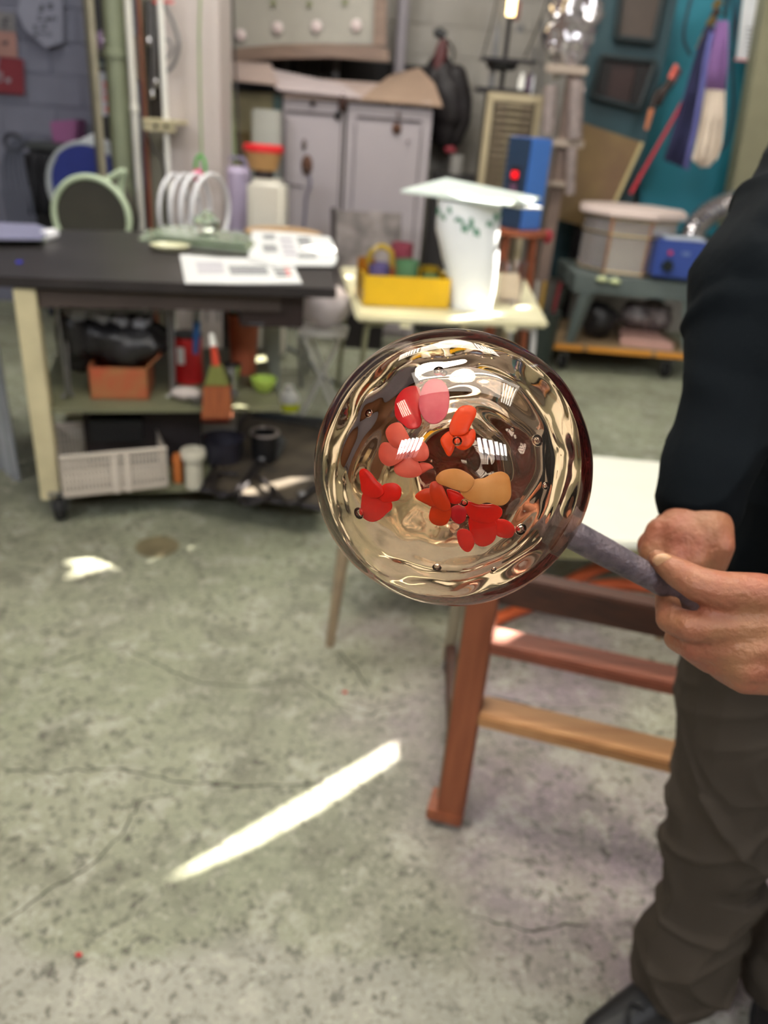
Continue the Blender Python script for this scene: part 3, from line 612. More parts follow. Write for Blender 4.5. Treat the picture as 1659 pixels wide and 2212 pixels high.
# ---------------------------------------------------------------- white hoops and drum behind the bench
hoop = mat('white_hoop', (222,222,226), .4, var=.04)
for i,(x,w) in enumerate([(378,20),(393,24),(415,30),(448,34)]):
    c = Yp(x+ (8 if i else 0),455,4.75); r = .19
    t = MB().tube([p for p in arc(c,r,0,2*math.pi,36,(.20 if i<3 else .32,.95,0),(0,0,1))][:-1],.0105 if i<2 else .013,8,closed=True).build('white_hoop', hoop, smooth=True)
    tag(t, ['leftmost','second','third','rightmost'][i]+' white plastic hoop standing behind the glass plates', 'hoop', 'white hoops behind the bench')
t = thing('hoop_rack', 'low dark rack holding the white hoops behind the bench', 'rack', (Yp(415,455,4.75).x,4.75,0))
c = Yp(415,455,4.75); MB().box((c.x,4.75,c.z-.24),(.5,.45,.03)).build('rack_top', dark, t)
for sx_ in (-.22,.22):
    for sy_ in (-.18,.18): MB().box((c.x+sx_,4.75+sy_,(c.z-.255)/2),(.03,.03,c.z-.255)).build('leg', dark, t)
palegr = mat('pale_green_rim', (186,202,172), .45, var=.08)
t = thing('round_drum', 'olive drum lid with a thick pale green rim behind the bench', 'drum', (Yp(198,470,4.7).x,4.7,0))
c = Yp(198,470,4.7); MB().tube([p for p in arc(c,.215,0,2*math.pi,40,(1,0,0),(0,0,1))][:-1],.017,10,closed=True).build('rim', palegr, t, smooth=True)
MB().lathe([(.20,0),(.21,.02),(.21,.20)],c+Vector((0,.005,0)),(0,1,0),36).build('drum_side', mat('dark_olive_lid',(58,56,46),.6,var=.15), t, smooth=True)
MB().box((c.x,4.80,(c.z-.21)/2),(.36,.18,c.z-.21)).build('cradle', dark, t)
tag(MB().tube(spline([Yp(x,y,4.72) for x,y in [(222,395),(240,382),(258,372),(268,372)]]+[Yp(x,y,4.75) for x,y in [(262,395),(262,425)]],6),.016,8).build('pale_hose', palegr, smooth=True), 'pale green hose looping over the drum rim', 'hose')
# blue drum, pink box, black cloth, cables at far left
t = thing('blue_tub', 'deep blue tub tipped on its side with a greyish rim at the left', 'tub', (Yp(190,400,5.2).x,5.3,0))
c = Yp(192,405,5.25); MB().lathe([(.245,0),(.23,.02),(.22,.20)],c,(.0,1,.1),36).build('tub_body', mat('deep_blue_plastic',(38,52,128),.4,var=.15), t, smooth=True)
MB().tube([p for p in arc(c,.25,0,2*math.pi,40,(1,0,0),(0,0,1))][:-1],.02,8,closed=True).build('rim', mat('greyed_white_rim',(158,164,168),.5), t, smooth=True)
MB().box((c.x,5.36,(c.z-.25)/2),(.4,.16,c.z-.25)).build('cradle', dark, t)
lump('white_cloth', Yp(205,318,5.3), .10, (1.0,.6,.8), mat('dull_white_cloth',(168,172,178),.9,var=.1,bump=.3), 'dull white cloth draped above the blue tub', 'cloth', 21, .3)
tag(MB().prism([Yp(x,y,5.95) for x,y in [(106,262),(166,258),(162,310),(114,310)]],(0,.18,0)).build('pink_box', mat('dusky_pink',(140,84,128),.6,var=.06), bevel=.01), 'dusky pink box on the dark cabinet at the left', 'box')
t = thing('dark_cabinet', 'low dark cabinet under the pink box at the left', 'cabinet', (Yp(110,400,5.8).x,5.95,0))
c,s = pbox(50,312,205,330,5.8,.34); top = c.z+s.z/2
MB().box((c.x,c.y,top-.02),(s.x,s.y,.04)).build('cabinet_top', mat('dark_green_grey',(62,66,66),.6), t, bevel=.004)
MB().box((c.x,c.y+.02,(top-.04)/2),(s.x-.04,s.y-.04,top-.04)).build('cabinet_body', mat('near_black_blue',(34,36,42),.6), t)
cb = mat('black_cloth', (26,26,32), .9, var=.3, bump=.4)
mb = MB(); n_ = 15; w0 = Yp(50,330,5.6); w1 = Yp(125,330,5.6); zb = .75
vs = []
for k in range(8):
    for i in range(n_):
        u = i/(n_-1); z = w0.z+(zb-w0.z)*k/7; vs.append((w0.x+(w1.x-w0.x)*u*(1-.08*k/7), 5.6+.05*math.sin(u*17+k*.2)*(.3+k/7), z))
mb.add(vs, [(k*n_+i,k*n_+i+1,(k+1)*n_+i+1,(k+1)*n_+i) for k in range(7) for i in range(n_-1)])
o = tag(mb.build('black_cloth', cb, smooth=True), 'black cloth hanging over the front of the low dark cabinet', 'cloth'); m_ = o.modifiers.new('thick','SOLIDIFY'); m_.thickness = .02
for i in range(5):
    x = 18+i*7; P_ = [Yp(x+18,300,5.5),Yp(x,318,5.5),Yp(x-10+i*3,360,5.5),Yp(x-6+i*6,420,5.5),Yp(x+4+i*6,480,5.5)]
    tag(MB().tube(spline(P_,6),.012,8).build('hanging_cable', mat('blue_grey_cable',(74,78,92),.5), smooth=True), ['leftmost','second from left','middle','fourth','rightmost'][i]+' blue-grey cable drooping at the far left', 'cable', 'cables drooping at the far left')
tag(MB().tube([p for p in arc(Yp(30,308,5.5),.06,0,2*math.pi,24,(1,0,0),(0,0,.8))][:-1],.014,8,closed=True).build('cable_coil', mat('dark_cable_coil',(44,46,56),.5), smooth=True), 'small dark cable coil above the drooping cables', 'cable')
# posters on the partition
def poster(pts, Y, m, label, marks, mm, cat='poster', nm='poster'):
    P = [Yp(x,y,Y) for x,y in pts]; c = sum(P,Vector())/len(P); t = thing(nm, label, cat, c); MB().prism(P,(0,.004,0)).build('sheet', m, t)
    for q in marks:
        q2 = MB()
        for st in q: q2.prism([Yp(x,y,Y-.003) for x,y in st],(0,.002,0))
        q2.build('print', mm, t)
    return t
def stroke(x,y,w,h,k=0): return [(x,y),(x+w,y+k),(x+w-k,y+h+k),(x-k,y+h)]
def glyphs(x,y,w,h,seed):
    R_ = random.Random(seed); out = []
    for _ in range(5):
        if R_.random()<.5: out.append(stroke(x+R_.random()*w*.3, y+R_.random()*h*.9, w*.7, h*.12, R_.uniform(-1,1)))
        else: out.append(stroke(x+R_.random()*w*.9, y+R_.random()*h*.3, w*.13, h*.7, R_.uniform(-1,1)))
    return out
inkd = mat('ink_dark', (58,58,66), .9)
poster([(0,122),(50,128),(53,205),(-12,200)], 6.14, mat('dark_red_poster',(112,30,42),.6,var=.05), 'dark red poster on the blue-grey wall, lowest at the far left', [glyphs(-6,150,12,26,3),[stroke(14,168,9,9,2)]], mat('poster_pale',(150,150,158),.8))
poster([(-10,66),(34,70),(38,125),(-12,120)], 6.15, mat('peach_poster',(150,112,104),.6,var=.08), 'peach coloured poster above the dark red one', [glyphs(0,86,18,14,5)], inkd)
poster([(-10,25),(30,28),(34,68),(-12,66)], 6.16, mat('grey_poster',(112,110,112),.6,var=.1), 'grey picture card above the peach poster', [glyphs(2,38,18,22,8)], inkd)
poster([(36,22),(58,-40),(134,-40),(136,92),(100,104),(52,62)], 6.12, mat('white_note_sheet',(128,130,146),.7,var=.05), 'large curling white sheet of brushed writing on the blue-grey wall',
   [glyphs(78,8+0*22,16,18,11)+glyphs(100,6,16,18,12), glyphs(80,32,13,14,13)+glyphs(96,32,13,14,14)+glyphs(110,34,12,13,15), glyphs(70,52,13,14,16)+glyphs(88,50,12,14,17), glyphs(72,68,12,12,18)+glyphs(86,68,12,12,19)+glyphs(102,66,11,12,20)], inkd)
# mirror ball, label box, dark stuff between poles
tag(MB().ball(Yp(228,92,5.35),.065,12).build('violet_glass_ball', mat('violet_glass',(150,132,156),.1,.3,var=.2), smooth=True), 'violet glass ball between the thin pole and thick pipe', 'ball')
t = thing('storage_rack', 'dark rack behind the poles left of the thick pipe', 'rack', (Yp(226,100,5.5).x,5.7,0))
c,s = pbox(207,-60,246,340,5.5,.2); MB().box((c.x,c.y,1.2),(s.x,s.y,2.6)).build('rack_body', mat('rack_black',(34,32,34),.6,var=.2), t)
c,s = pbox(207,138,246,144,5.33,.18); MB().box(c,s).build('ledge', mat('green_grey_ledge',(112,122,116),.5), t)
c,s = pbox(208,127,246,137,5.36,.1); MB().box(c,s).build('ledge', mat('dark_green',(40,56,54),.5), t)
t = thing('label_box', 'white box with red lettering between the thin pole and thick pipe', 'box', Yp(230,250,5.4))
c,s = pbox(214,156,246,250,5.4,.08); MB().box(c,s).build('box_body', mat('blueish_white',(186,190,200),.5), t)
q = MB()
for st in glyphs(221,172,20,24,31)+glyphs(221,200,20,20,32)+glyphs(222,224,18,20,33): q.prism([Yp(x,y,5.396) for x,y in st],(0,.003,0))
q.build('red_print', mat('orange_print',(224,110,90),.7), t)
# ================================================================ centre back: board, lockers
grid = mat('grey_white_board', (160,156,146), .6, var=.12, scale=2.5)
t = thing('magnet_board', 'large grey-white board in a brown frame with four round magnets', 'board', Yp(650,130,6.5))
slab([(478,-90),(812,-90),(806,96),(700,94),(600,97),(500,106),(478,112)], 6.5, .03).build('panel', grid, t)
slab([(476,112),(500,105),(600,96),(700,94),(812,98),(840,108),(840,133),(720,124),(600,126),(476,137)], 6.46, .07).build('frame_bottom', wood('grey_brown_wood',(134,112,98),(112,92,80),3,'X'), t)
slab([(812,-90),(836,-90),(834,100),(806,97)], 6.46, .07).build('frame_side', wood('grey_brown_wood',(134,112,98),(112,92,80)), t)
for x,y in ((520,76),(600,60),(684,57),(770,55)): MB().lathe([(.038,0),(.038,.012),(.03,.018)],Yp(x,y,6.49),(0,-1,0),20).build('magnet', mat('pinkish_magnet',(206,190,188),.4), t, smooth=True)
for x,y in ((590,6),(668,8),(745,4)): MB().lathe([(.022,0),(.02,.01)],Yp(x,y,6.49),(0,-1,0),14).build('stud', mat('olive_stud',(124,128,96),.5), t, smooth=True)
vpole('conduit', 868, 60, 6.75, .045, mat('violet_grey_duct',(140,134,140),.5,var=.1), 'wide violet-grey conduit on the back wall right of the board', 'pipe', z0=1.5)
tag(PB(476,128,1000,290,6.93,.02).build('wall_board', mat('near_black_panel',(34,30,30),.7,var=.2)), 'long near-black panel on the wall above the lockers', 'panel')
t = thing('radiator', 'row of dark vertical slats above the lockers', 'radiator', Yp(640,180,6.85))
for i in range(20):
    c,s = pbox(485+i*11.5,128,491+i*11.5,176,6.85,.08); MB().box(c,s).build('slat', mat('slat_brown_grey',(84,78,74),.5,var=.1), t)
for x in (608,718): c,s = pbox(x,126,x+14,170,6.76,.05); MB().box(c,s).build('bracket', mat('bracket_grey',(96,92,90),.4), t)
# steel lockers
YL = 6.0; lk = mat('lilac_grey_steel', (164,156,160), .45, .1, var=.07, scale=2); gap = mat('gap_dark',(66,58,58),.8)
t = thing('steel_locker', 'tall lilac-grey double steel locker with rusty latches', 'locker', (Yp(770,300,YL).x,YL,0))
xa = Yp(610,300,YL).x; xb = Yp(742,300,YL).x; xc = Yp(928,300,YL).x; zt_ = Yp(770,225,YL).z
MB().box(((xa+xb)/2,YL+.27,zt_/2),(xb-xa,.5,zt_)).build('left_body', lk, t, bevel=.004)
MB().box(((xb+xc)/2+.012,YL+.27,zt_/2),(xc-xb-.012,.5,zt_)).build('right_body', lk, t, bevel=.004)
MB().box((xb+.004,YL+.05,zt_/2),(.014,.05,zt_-.02)).build('gap_strip', gap, t)
def door(x0,x1,nm='door'):
    d = MB().box(((x0+x1)/2,YL+.008,(zt_-.1)/2+.02),(x1-x0,.026,zt_-.14)).build(nm, lk, t, bevel=.005)
    for x in (x0,x1): MB().box((x,YL+.012,(zt_-.1)/2),(.010,.022,zt_-.12)).build('seam', gap, d)
    MB().box(((x0+x1)/2,YL+.012,zt_-.075),(x1-x0,.022,.010)).build('seam', gap, d)
    return d
d1 = door(xa+.02,xb-.02); d2 = door(Yp(768,300,YL).x,Yp(908,300,YL).x)
def latch(x,y,w,h,par,m=rust): MB().lathe([(.001,0),(w,.004),(w*.9,.016),(w*.4,.03),(.001,.032)],Yp(x,y,YL-.004),(0,-1,0),14,sx=1,sy=h,cap=False).build('latch', m, par, smooth=True)
latch(663,357,.040,1.7,d1); latch(657,312,.018,2.,d1,mat('worn_dark',(104,92,90),.6)); latch(661,366,.018,1,d1,steel)
latch(857,278,.034,1.1,d2); latch(861,247,.016,1.1,d2,mat('worn_dark',(104,92,90),.6)); latch(881,306,.010,1,d2,mat('worn_dark',(104,92,90),.6))
latch(675,222,.018,1.2,d1,dark); latch(740,222,.03,2.0,t,mat('dark_rust',(66,42,36),.6,.3,var=.3)); latch(730,250,.024,1.3,t,dark)
MB().tube(spline([Yp(x,y,YL-.02) for x,y in [(668,378),(670,400),(661,425),(659,460),(656,495)]],6),.009,6).build('hanging_cord', mat('violet_grey_cord',(112,108,128),.6), t, smooth=True)
MB().tube([Yp(612,396,YL-.01),Yp(655,404,YL-.01)],.004,6).build('wire', dark, t)
# cardboard sheets on the lockers
cd1 = mat('pinkish_cardboard', (170,150,142), .85, var=.1, scale=4)
tp = zt_+.002; SHN = [-1]
def sheet(pts, m, label, th=.012, z0=None):
    """loose sheet lying on the locker tops, corners bent upwards"""
    SHN[0] += 1; P = [Vector((p.x,p.y,max(p.z,tp+.002)+.016*SHN[0])) for p in pts]; return tag(MB().prism(P,(0,0,th)).build('cardboard_sheet', m), label, 'cardboard', 'cardboard on the lockers')
def L3(x,y,Y): return Yp(x,y,Y)
sheet([L3(612,212,5.98),L3(930,228,5.98),L3(925,190,6.5),L3(590,168,6.5)], cd1, 'broad pinkish cardboard sheet flat on the lockers', .012)
sheet([L3(780,222,5.97),L3(955,238,5.97),L3(938,190,6.3),L3(905,155,6.62),L3(840,172,6.6)], mat('tan_cardboard',(150,126,108),.85,var=.1), 'bent tan cardboard sheet rising at the right end of the lockers', .012)
sheet([L3(596,206,5.96),L3(780,226,5.96),L3(740,196,6.3),L3(583,162,6.5)], mat('pale_lilac_card',(180,166,166),.85,var=.08), 'pale sheet with a lifted edge on the left locker', .01)
sheet([L3(476,190,5.9),L3(600,202,5.9),L3(584,160,6.4),L3(476,155,6.4)], cd1, 'pale cardboard on the shelf left of the lockers', .02)
# shelf at the left of the lockers
t = thing('cream_cabinet', 'khaki cream cabinet behind the green hose left of the lockers', 'cabinet', (Yp(545,300,6.1).x,6.1,0))
c,s = pbox(474,198,608,340,6.1,.4); zt2 = c.z+s.z/2; MB().box((c.x,c.y,zt2/2),(s.x,s.y,zt2)).build('cabinet_body', mat('khaki_cream',(160,150,116),.6,var=.12), t, bevel=.004)
c,s = pbox(590,205,608,240,6.08,.03); MB().box(c,s).build('corner_plate', mat('grey_teal',(86,112,108),.5), t)
c,s = pbox(476,283,540,335,6.085,.02); MB().box(c,s).build('brown_panel', mat('olive_brown',(116,98,60),.6), t)
tag(PB(543,236,603,336,5.74,.16).build('clear_bin', mat('frosted_bin',(168,168,160),.3,var=.1), bevel=.012), 'tall frosted bin standing behind the red lidded tub', 'bin')
MBs = PB(543,336,603,345,5.83,.2)
t = thing('stand_box', 'low grey plinth under the frosted bin', 'plinth', (Yp(573,345,5.9).x,5.95,0)); c,s = pbox(535,337,600,345,5.72,.20)
MB().box((c.x,c.y,(c.z)/2),(s.x,s.y,c.z)).build('plinth_body', greyp, t)

MB_y = PB(474,262,494,290,6.05,.04); MB_y.build('yellow_sign', mat('ochre_yellow',(200,160,60),.6), bpy.data.objects['cream_cabinet'])
# lavender drum, white jug, red lidded tub
t = thing('lavender_drum', 'pale lavender plastic drum right of the pillar', 'drum', (Yp(500,430,5.45).x,5.45,0))
c,s = pbox(468,362,532,500,5.3,.3); MB().lathe([(s.x/2,0),(s.x/2,c.z+s.z/2-.03),(s.x/2-.03,c.z+s.z/2)],(c.x,5.45,0),(0,0,1),28).build('drum_body', mat('lavender',(176,164,190),.45,var=.06), t, smooth=True)
MB().tube([(c.x-.06,5.45,c.z+s.z/2),(c.x-.03,5.45,c.z+s.z/2+.05),(c.x+.05,5.45,c.z+s.z/2+.05),(c.x+.08,5.45,c.z+s.z/2-.01)],.01,8).build('handle', mat('lavender_dark',(150,140,168),.4), t, smooth=True)
t = thing('white_jug', 'square cream-white jug with a black cap beside the lavender drum', 'jug', (Yp(572,450,5.2).x,5.2,0))
c,s = pbox(532,388,613,520,5.1,.22); MB().box((c.x,5.21,(c.z+s.z/2)/2),(s.x,.22,c.z+s.z/2)).build('jug_body', mat('milky_white',(206,202,190),.4,var=.05), t, bevel=.035, seg=3)
c2,s2 = pbox(546,374,588,392,5.14,.12); MB().lathe([(s2.x/2,0),(s2.x/2,.045)],(c2.x,5.2,c.z+s.z/2),(0,0,1),20).build('cap', mat('brown_black_cap',(44,34,34),.5), t, smooth=True)
t = thing('red_lid_tub', 'clear tub of brown food with a red lid on the white jug', 'tub', (c2.x,5.2,c.z+s.z/2+.047))
b_ = Vector((c2.x-.005,5.2,c.z+s.z/2+.047)); w_ = (Yp(608,340,5.2).x-Yp(524,340,5.2).x)/2
MB().lathe([(w_*.72,0),(w_*.95,.10)],b_,(0,0,1),28,sy=.8).build('tub_body', mat('caramel_brown',(186,144,94),.4,var=.2,scale=10), t, smooth=True)
MB().lathe([(w_,.10),(w_*1.03,.103),(w_*1.03,.135),(w_*.95,.14)],b_,(0,0,1),28,sy=.8).build('lid', mat('bright_red_lid',(214,38,44),.4,var=.05), t, smooth=True)
# stool behind newspapers
c = Yp(612,500,4.75); t = thing('round_stool', 'round tan stool behind the newspapers', 'stool', (c.x,4.75,0))
MB().lathe([(.20,-.03),(.22,-.025),(.22,0),(.2,.005)],c,(0,0,1),36).build('seat', mat('tan_seat',(172,140,102),.5,var=.06), t, smooth=True)
for k in range(4):
    a = math.pi/4+k*math.pi/2; MB().tube([c+Vector((math.cos(a)*.15,math.sin(a)*.15,-.03)),(c.x+math.cos(a)*.2,4.75+math.sin(a)*.2,0)],.013,8).build('leg', steel, t, smooth=True)
# mottled board
t = thing('mottled_board', 'worn mottled grey board with peeling white patches leaning on the lockers', 'board', (Yp(795,520,5.6).x,5.6,0))
P_ = [(722,455),(868,460),(866,640),(724,640)]
slab(P_,5.6,.03).build('board_face', mat('peeling_paint',(158,148,146),.7,var=.4,scale=7,alt=(96,90,88)), t); slab([(714,450),(724,450),(726,640),(716,640)],5.58,.06).build('dark_edge', mat('dark_edge_wood',(54,46,46),.7), t)
q = pbox(716,450,868,640,5.6,.03)[0]; MB().box((q.x,5.63,.12),(.3,.05,.24)).build('foot_block', dark, t)
# ================================================================ right of the lockers
gunm = mat('black_leather', (36,30,32), .6, var=.3, bump=.4)
t = thing('hanging_jacket', 'black leather jacket on a dark red hook hanging beside the lockers', 'jacket', Yp(965,300,6.74))
MB().chain([(Yp(950,150,6.74),.10),(Yp(968,200,6.74),.15),(Yp(975,250,6.74),.14),(Yp(965,300,6.74),.09)]).build('jacket_body', gunm, t, smooth=True)
MB().chain([(Yp(985,165,6.69),.08),(Yp(1000,215,6.69),.07),(Yp(1000,260,6.69),.06),(Yp(985,305,6.69),.04)]).build('sleeve', gunm, t, smooth=True)
MB().chain([(Yp(940,165,6.69),.07),(Yp(930,190,6.69),.05)]).build('collar', gunm, t, smooth=True)
MB().tube([Yp(945,150,6.69),Yp(955,110,6.69),Yp(958,85,6.69)],[.05,.05,.03],10).build('grip', mat('dark_red_brown',(84,34,36),.5,var=.2), t, smooth=True)
MB().tube([Yp(962,80,6.69),Yp(948,70,6.69),Yp(937,72,6.69)],[.035,.035,.025],10).build('nozzle', black, t, smooth=True)
MB().tube(spline([Yp(966,85,6.69),Yp(980,110,6.69),Yp(978,135,6.69)],6),.008,6).build('cord', dark, t, smooth=True)
tag(MB().ball(Yp(973,324,6.3),.035,8,(1.3,1,.8)).build('red_knob', mat('dull_red',(140,44,54),.5), smooth=True), 'dull red knob under the hanging jacket', 'knob')  # a plain red knob, gives no light
c = Yp(984,376,6.3); t = thing('small_cup', 'small grey-white cup on a dark stand under the red knob', 'cup', c-Vector((0,0,0))); MB().lathe([(.05,0),(.055,.13),(.05,.13)],c,(0,0,1),20).build('cup_body', mat('dull_white',(150,146,140),.5), t, smooth=True)
t = thing('dark_stand', 'dark stand between lockers and drawer cabinet', 'stand', (c.x,6.3,0)); MB().box((c.x,6.33,c.z/2),(.34,.26,c.z)).build('stand_body', mat('stand_black',(38,34,34),.7,var=.2), t)
# small-parts drawer cabinet
YD = 5.9; t = thing('drawer_cabinet', 'beige cabinet of many thin drawers behind the blue box', 'cabinet', (Yp(1095,300,YD).x,YD,0))
bg = mat('beige_frame', (168,154,124), .5, var=.08); dw = mat('drawer_brown', (112,98,78), .5, .1, var=.12)
c,s = pbox(1040,203,1156,460,YD,.3); ztop = c.z+s.z/2
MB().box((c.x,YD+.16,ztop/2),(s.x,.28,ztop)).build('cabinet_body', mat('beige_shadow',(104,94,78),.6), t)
for dx in (-s.x/2+.02,s.x/2-.02): MB().box((c.x+dx,YD+.008,ztop/2),(.045,.03,ztop)).build('frame_side', bg, t)
MB().box((c.x,YD+.006,ztop-.02),(s.x,.034,.05)).build('frame_top', bg, t)
n0 = None
for i in range(24):
    z = ztop-.075-i*.043
    if n0 is None:
        n0 = MB().box((c.x,YD+.0,z),(s.x-.11,.05,.030)).build('drawer', dw, t, bevel=.003, seg=1); hn = MB().box((c.x,YD-.03,z+.003),(.09,.014,.008)).build('handle', bg, n0)
    else: copy_to(n0, (random.uniform(-.002,.002),random.uniform(-.006,.003),-i*.043), t)
# drill press standing on it
c = Yp(1090,195,6.1); zb = ztop+.002; X0 = Yp(1085,190,6.0).x
t = thing('drill_press', 'small dark drill press on the drawer cabinet top', 'drill press', (X0,6.05,zb))
MB().box((X0,6.05,zb+.015),(.34,.26,.03)).build('base', dark, t, bevel=.006)
for x in (-.07,.0): MB().tube([(X0+x,6.08,zb),(X0+x,6.08,zb+.62)],.016,12).build('column', steel if x else dark, t, smooth=True)
MB().lathe([(.02,0),(.09,.01),(.11,.05),(.1,.055),(.001,.05)],(X0-.02,6.03,zb+.13),(0,0,1),20,cap=False).build('funnel', black, t, smooth=True)
MB().box((X0+.02,6.03,zb+.195),(.36,.2,.018)).build('table', dark, t)
MB().box((X0-.03,6.05,zb+.68),(.20,.24,.2)).build('head', black, t, bevel=.02)
MB().tube([(X0+.1,6.0,zb+.62),(X0+.22,5.98,zb+.58)],.012,8).build('crank', dark, t, smooth=True)
MB().tube(spline([(X0+.22,5.98,zb+.58),(X0+.18,5.98,zb+.40),(X0+.12,6.0,zb+.22)],6),.006,6).build('cable', dark, t, smooth=True)
MB().tube(spline([(X0-.1,5.98,zb+.6),(X0-.12,5.98,zb+.40),(X0-.16,6.0,zb+.18)],6),.006,6).build('cable', dark, t, smooth=True)
MB().box((X0+.03,5.98,zb+.47),(.04,.03,.10)).build('grip', mat('dark_red_brown',(84,34,36),.5), t)
p = Yp(1105,14,5.9); tag(MB().tube([p+Vector((0,0,-.05)),p+Vector((0,0,.14))],.028,14).build('work_lamp', mat('warm_lamp',(255,224,160),.4,var=.01,emit=6.), smooth=True), 'glowing warm tube lamp at the top of the drill press', 'lamp')
for i,x in enumerate((1125,1141,1150)):
    q = Yp(x,192,5.95); q.z = ztop; tag(MB().lathe([(.022,0),(.022,.09),(.012,.11),(.012,.13)],q,(0,0,1),16).build('small_bottle', [white_p,mat('dark_violet',(70,48,70),.4),steel][i], smooth=True), ['white','dark violet','grey'][i]+' little bottle on the drawer cabinet', 'bottle')
# hanging rods/tools on the wall behind
for i,(x,y0,y1) in enumerate([(1155,100,200),(1170,40,190),(1125,55,70)]):
    tag(MB().tube([Yp(x,y0,6.8),Yp(x-2,y1,6.8)],.010 if i<2 else .02,8).build('wall_rod', steel, smooth=True), ['short steel rod on the wall right of the drill press','long steel rod on the wall right of the drill press','stubby dark knob on the wall over the drill press'][i], 'rod')
# foil bag and post
t = thing('foil_bag', 'shiny crumpled foil bag hanging high right of the drill press', 'bag', Yp(1235,140,5.9))
fm = mat('crumpled_foil', (214,210,214), .12, .9, var=.1, bump=1., scale=8, bscale=14)
lump('foil', Yp(1238,60,5.9), .19, (.85,.55,1.45), fm, None, None, 31, .35, 12, 26, t)
t = thing('wrapped_post', 'pinkish brown post wrapped in plastic right of the drawers', 'post', (Yp(1205,300,5.75).x,5.75,0))
pm = mat('dusty_brown_post', (132,112,102), .6, var=.2, scale=9)
c,s = pbox(1206,140,1232,480,5.75,.09); MB().box((c.x,c.y,(c.z+s.z/2)/2),(s.x,.09,c.z+s.z/2)).build('post_body', pm, t)
for x0,y0,x1,y1 in ((1180,140,1270,160),(1178,300,1262,318),(1176,392,1240,404)): c,s = pbox(x0,y0,x1,y1,5.7,.06); MB().box(c,s).build('clamp', mat('beige_clamp',(166,150,136),.5), t, bevel=.005)
clr = mat('dusty_clear_tube', (150,136,132), .2, var=.3, scale=20, bump=.4)
for i,(x,y0,y1,r) in enumerate([(1190,185,290,.045),(1246,172,300,.05),(1182,320,400,.035),(1236,318,420,.035)]):
    MB().tube([Yp(x,y0,5.7),Yp(x-5,y1,5.7)],r,12).build('plastic_tube', clr, t, smooth=True)
# ---------------------------------------------------------------- blue box on a wooden stool
YS = 5.3; c = Yp(1118,494,YS); zs = c.z
t = thing('wooden_stool', 'orange-brown wooden stool with a red cushion edge behind the white bag', 'stool', (c.x,YS,0)); wo = wood('orange_wood',(158,88,56),(128,66,42))
MB().lathe([(.17,-.035),(.18,-.03),(.18,0)],(c.x+.02,YS,zs),(0,0,1),32).build('seat', wo, t, smooth=True)
for k in range(4):
    a = math.pi/4+k*math.pi/2; MB().tube([(c.x+.02+math.cos(a)*.12,YS+math.sin(a)*.12,zs-.03),(c.x+.02+math.cos(a)*.17,YS+math.sin(a)*.17,0)],.019,10).build('leg', wo, t, smooth=True)
MB().ball((c.x+.19,YS-.03,zs-.03),.035,8,(1,1,1.2)).build('red_pad', mat('crimson_pad',(160,30,50),.6), t, smooth=True)
t = thing('blue_machine', 'tall blue box with a red light and dark front panel on the wooden stool', 'machine', (c.x,YS,zs+.001))
hh = Yp(1125,296,YS).z-zs; Rz = Matrix.Rotation(math.radians(38),3,'Z'); bc = Vector((c.x+.01,YS+.02,zs+hh/2+.002))
MB().box(bc,(.18,.20,hh),R=Rz).build('case', mat('bright_blue_steel',(70,120,200),.4,var=.05), t, bevel=.008)
f = Rz @ Vector((0,-1,0)); g = Rz @ Vector((1,0,0))
# dark face is the left-facing one
MB().box(bc-g*.0915,(.004,.19,hh-.01),R=Rz).build('front_panel', mat('navy_panel',(38,58,84),.4,var=.1), t)
MB().box(bc-g*.095-f*.0+Vector((0,0,-.02)),(.004,.09,.24),R=Rz).build('inset', mat('near_black_inset',(36,34,44),.4), t)
MB().box(bc-g*.1+Vector((0,0,.05)),(.012,.05,.04),R=Rz).build('red_light', mat('red_light',(230,20,30),.3,var=.01,emit=1.2), t, bevel=.004)
MB().box(bc-g*.099+Vector((0,0,-.06)),(.006,.05,.12),R=Rz).build('pink_label', mat('mauve_label',(110,76,104),.6), t)
# ================================================================ teal side at the right
teal = mat('teal_paint', (44,134,154), .5, var=.12, scale=2.5); tdk = mat('dark_teal_paint', (44,74,82), .5, var=.15, scale=3)
struct('trim_3', slab([(1395,-120),(1700,-120),(1690,520),(1380,500)], 6.75, .06), teal)
t = thing('teal_door', 'dark teal panelled door leaning against the wall behind the kiln', 'door', (1.25,6.42,0))
TD = [(1305,-60),(1478,-60),(1398,300),(1360,470),(1300,600),(1160,600),(1240,250)]
slab(TD, 6.42, .05).build('door_leaf', tdk, t, bevel=.006)
def framed(pts, m, nm):
    o = slab(pts, 6.39, .03); f = o.build(nm, m, t); n_ = len(pts)
    q = MB(); P_ = [Yp(x,y,6.37) for x,y in pts]
    for i in range(n_): q.tube([P_[i],P_[(i+1)%n_]],.022,6)
    q.build('moulding', mat('dark_moulding',(34,46,50),.5), f, smooth=True); return f
framed([(1345,-50),(1442,-50),(1412,92),(1330,82)], mat('brown_grey_pane',(80,68,60),.5,var=.1), 'upper_panel')
framed([(1300,122),(1416,134),(1380,236),(1278,208)], mat('deep_brown_pane',(48,26,22),.5,var=.3,scale=4), 'lower_panel')
for pts in ([(1302,135),(1322,135),(1308,205),(1290,200)],[(1376,142),(1402,146),(1384,226),(1360,222)]): slab(pts,6.36,.02).build('dark_slot', mat('slot_black',(20,14,14),.6), t)
t = thing('tan_panel', 'large tan hardboard sheet leaning in front of the teal door', 'board', (1.15,6.24,0))
slab([(1252,262),(1388,308),(1330,430),(1310,475),(1255,488),(1192,470)], 6.24, .02).build('sheet', mat('olive_tan_board',(134,112,70),.6,var=.15,scale=2,alt=(108,84,60)), t)
slab([(1385,306),(1391,309),(1314,476),(1307,476)], 6.225, .03).build('light_edge', mat('board_edge',(190,176,128),.6), t)
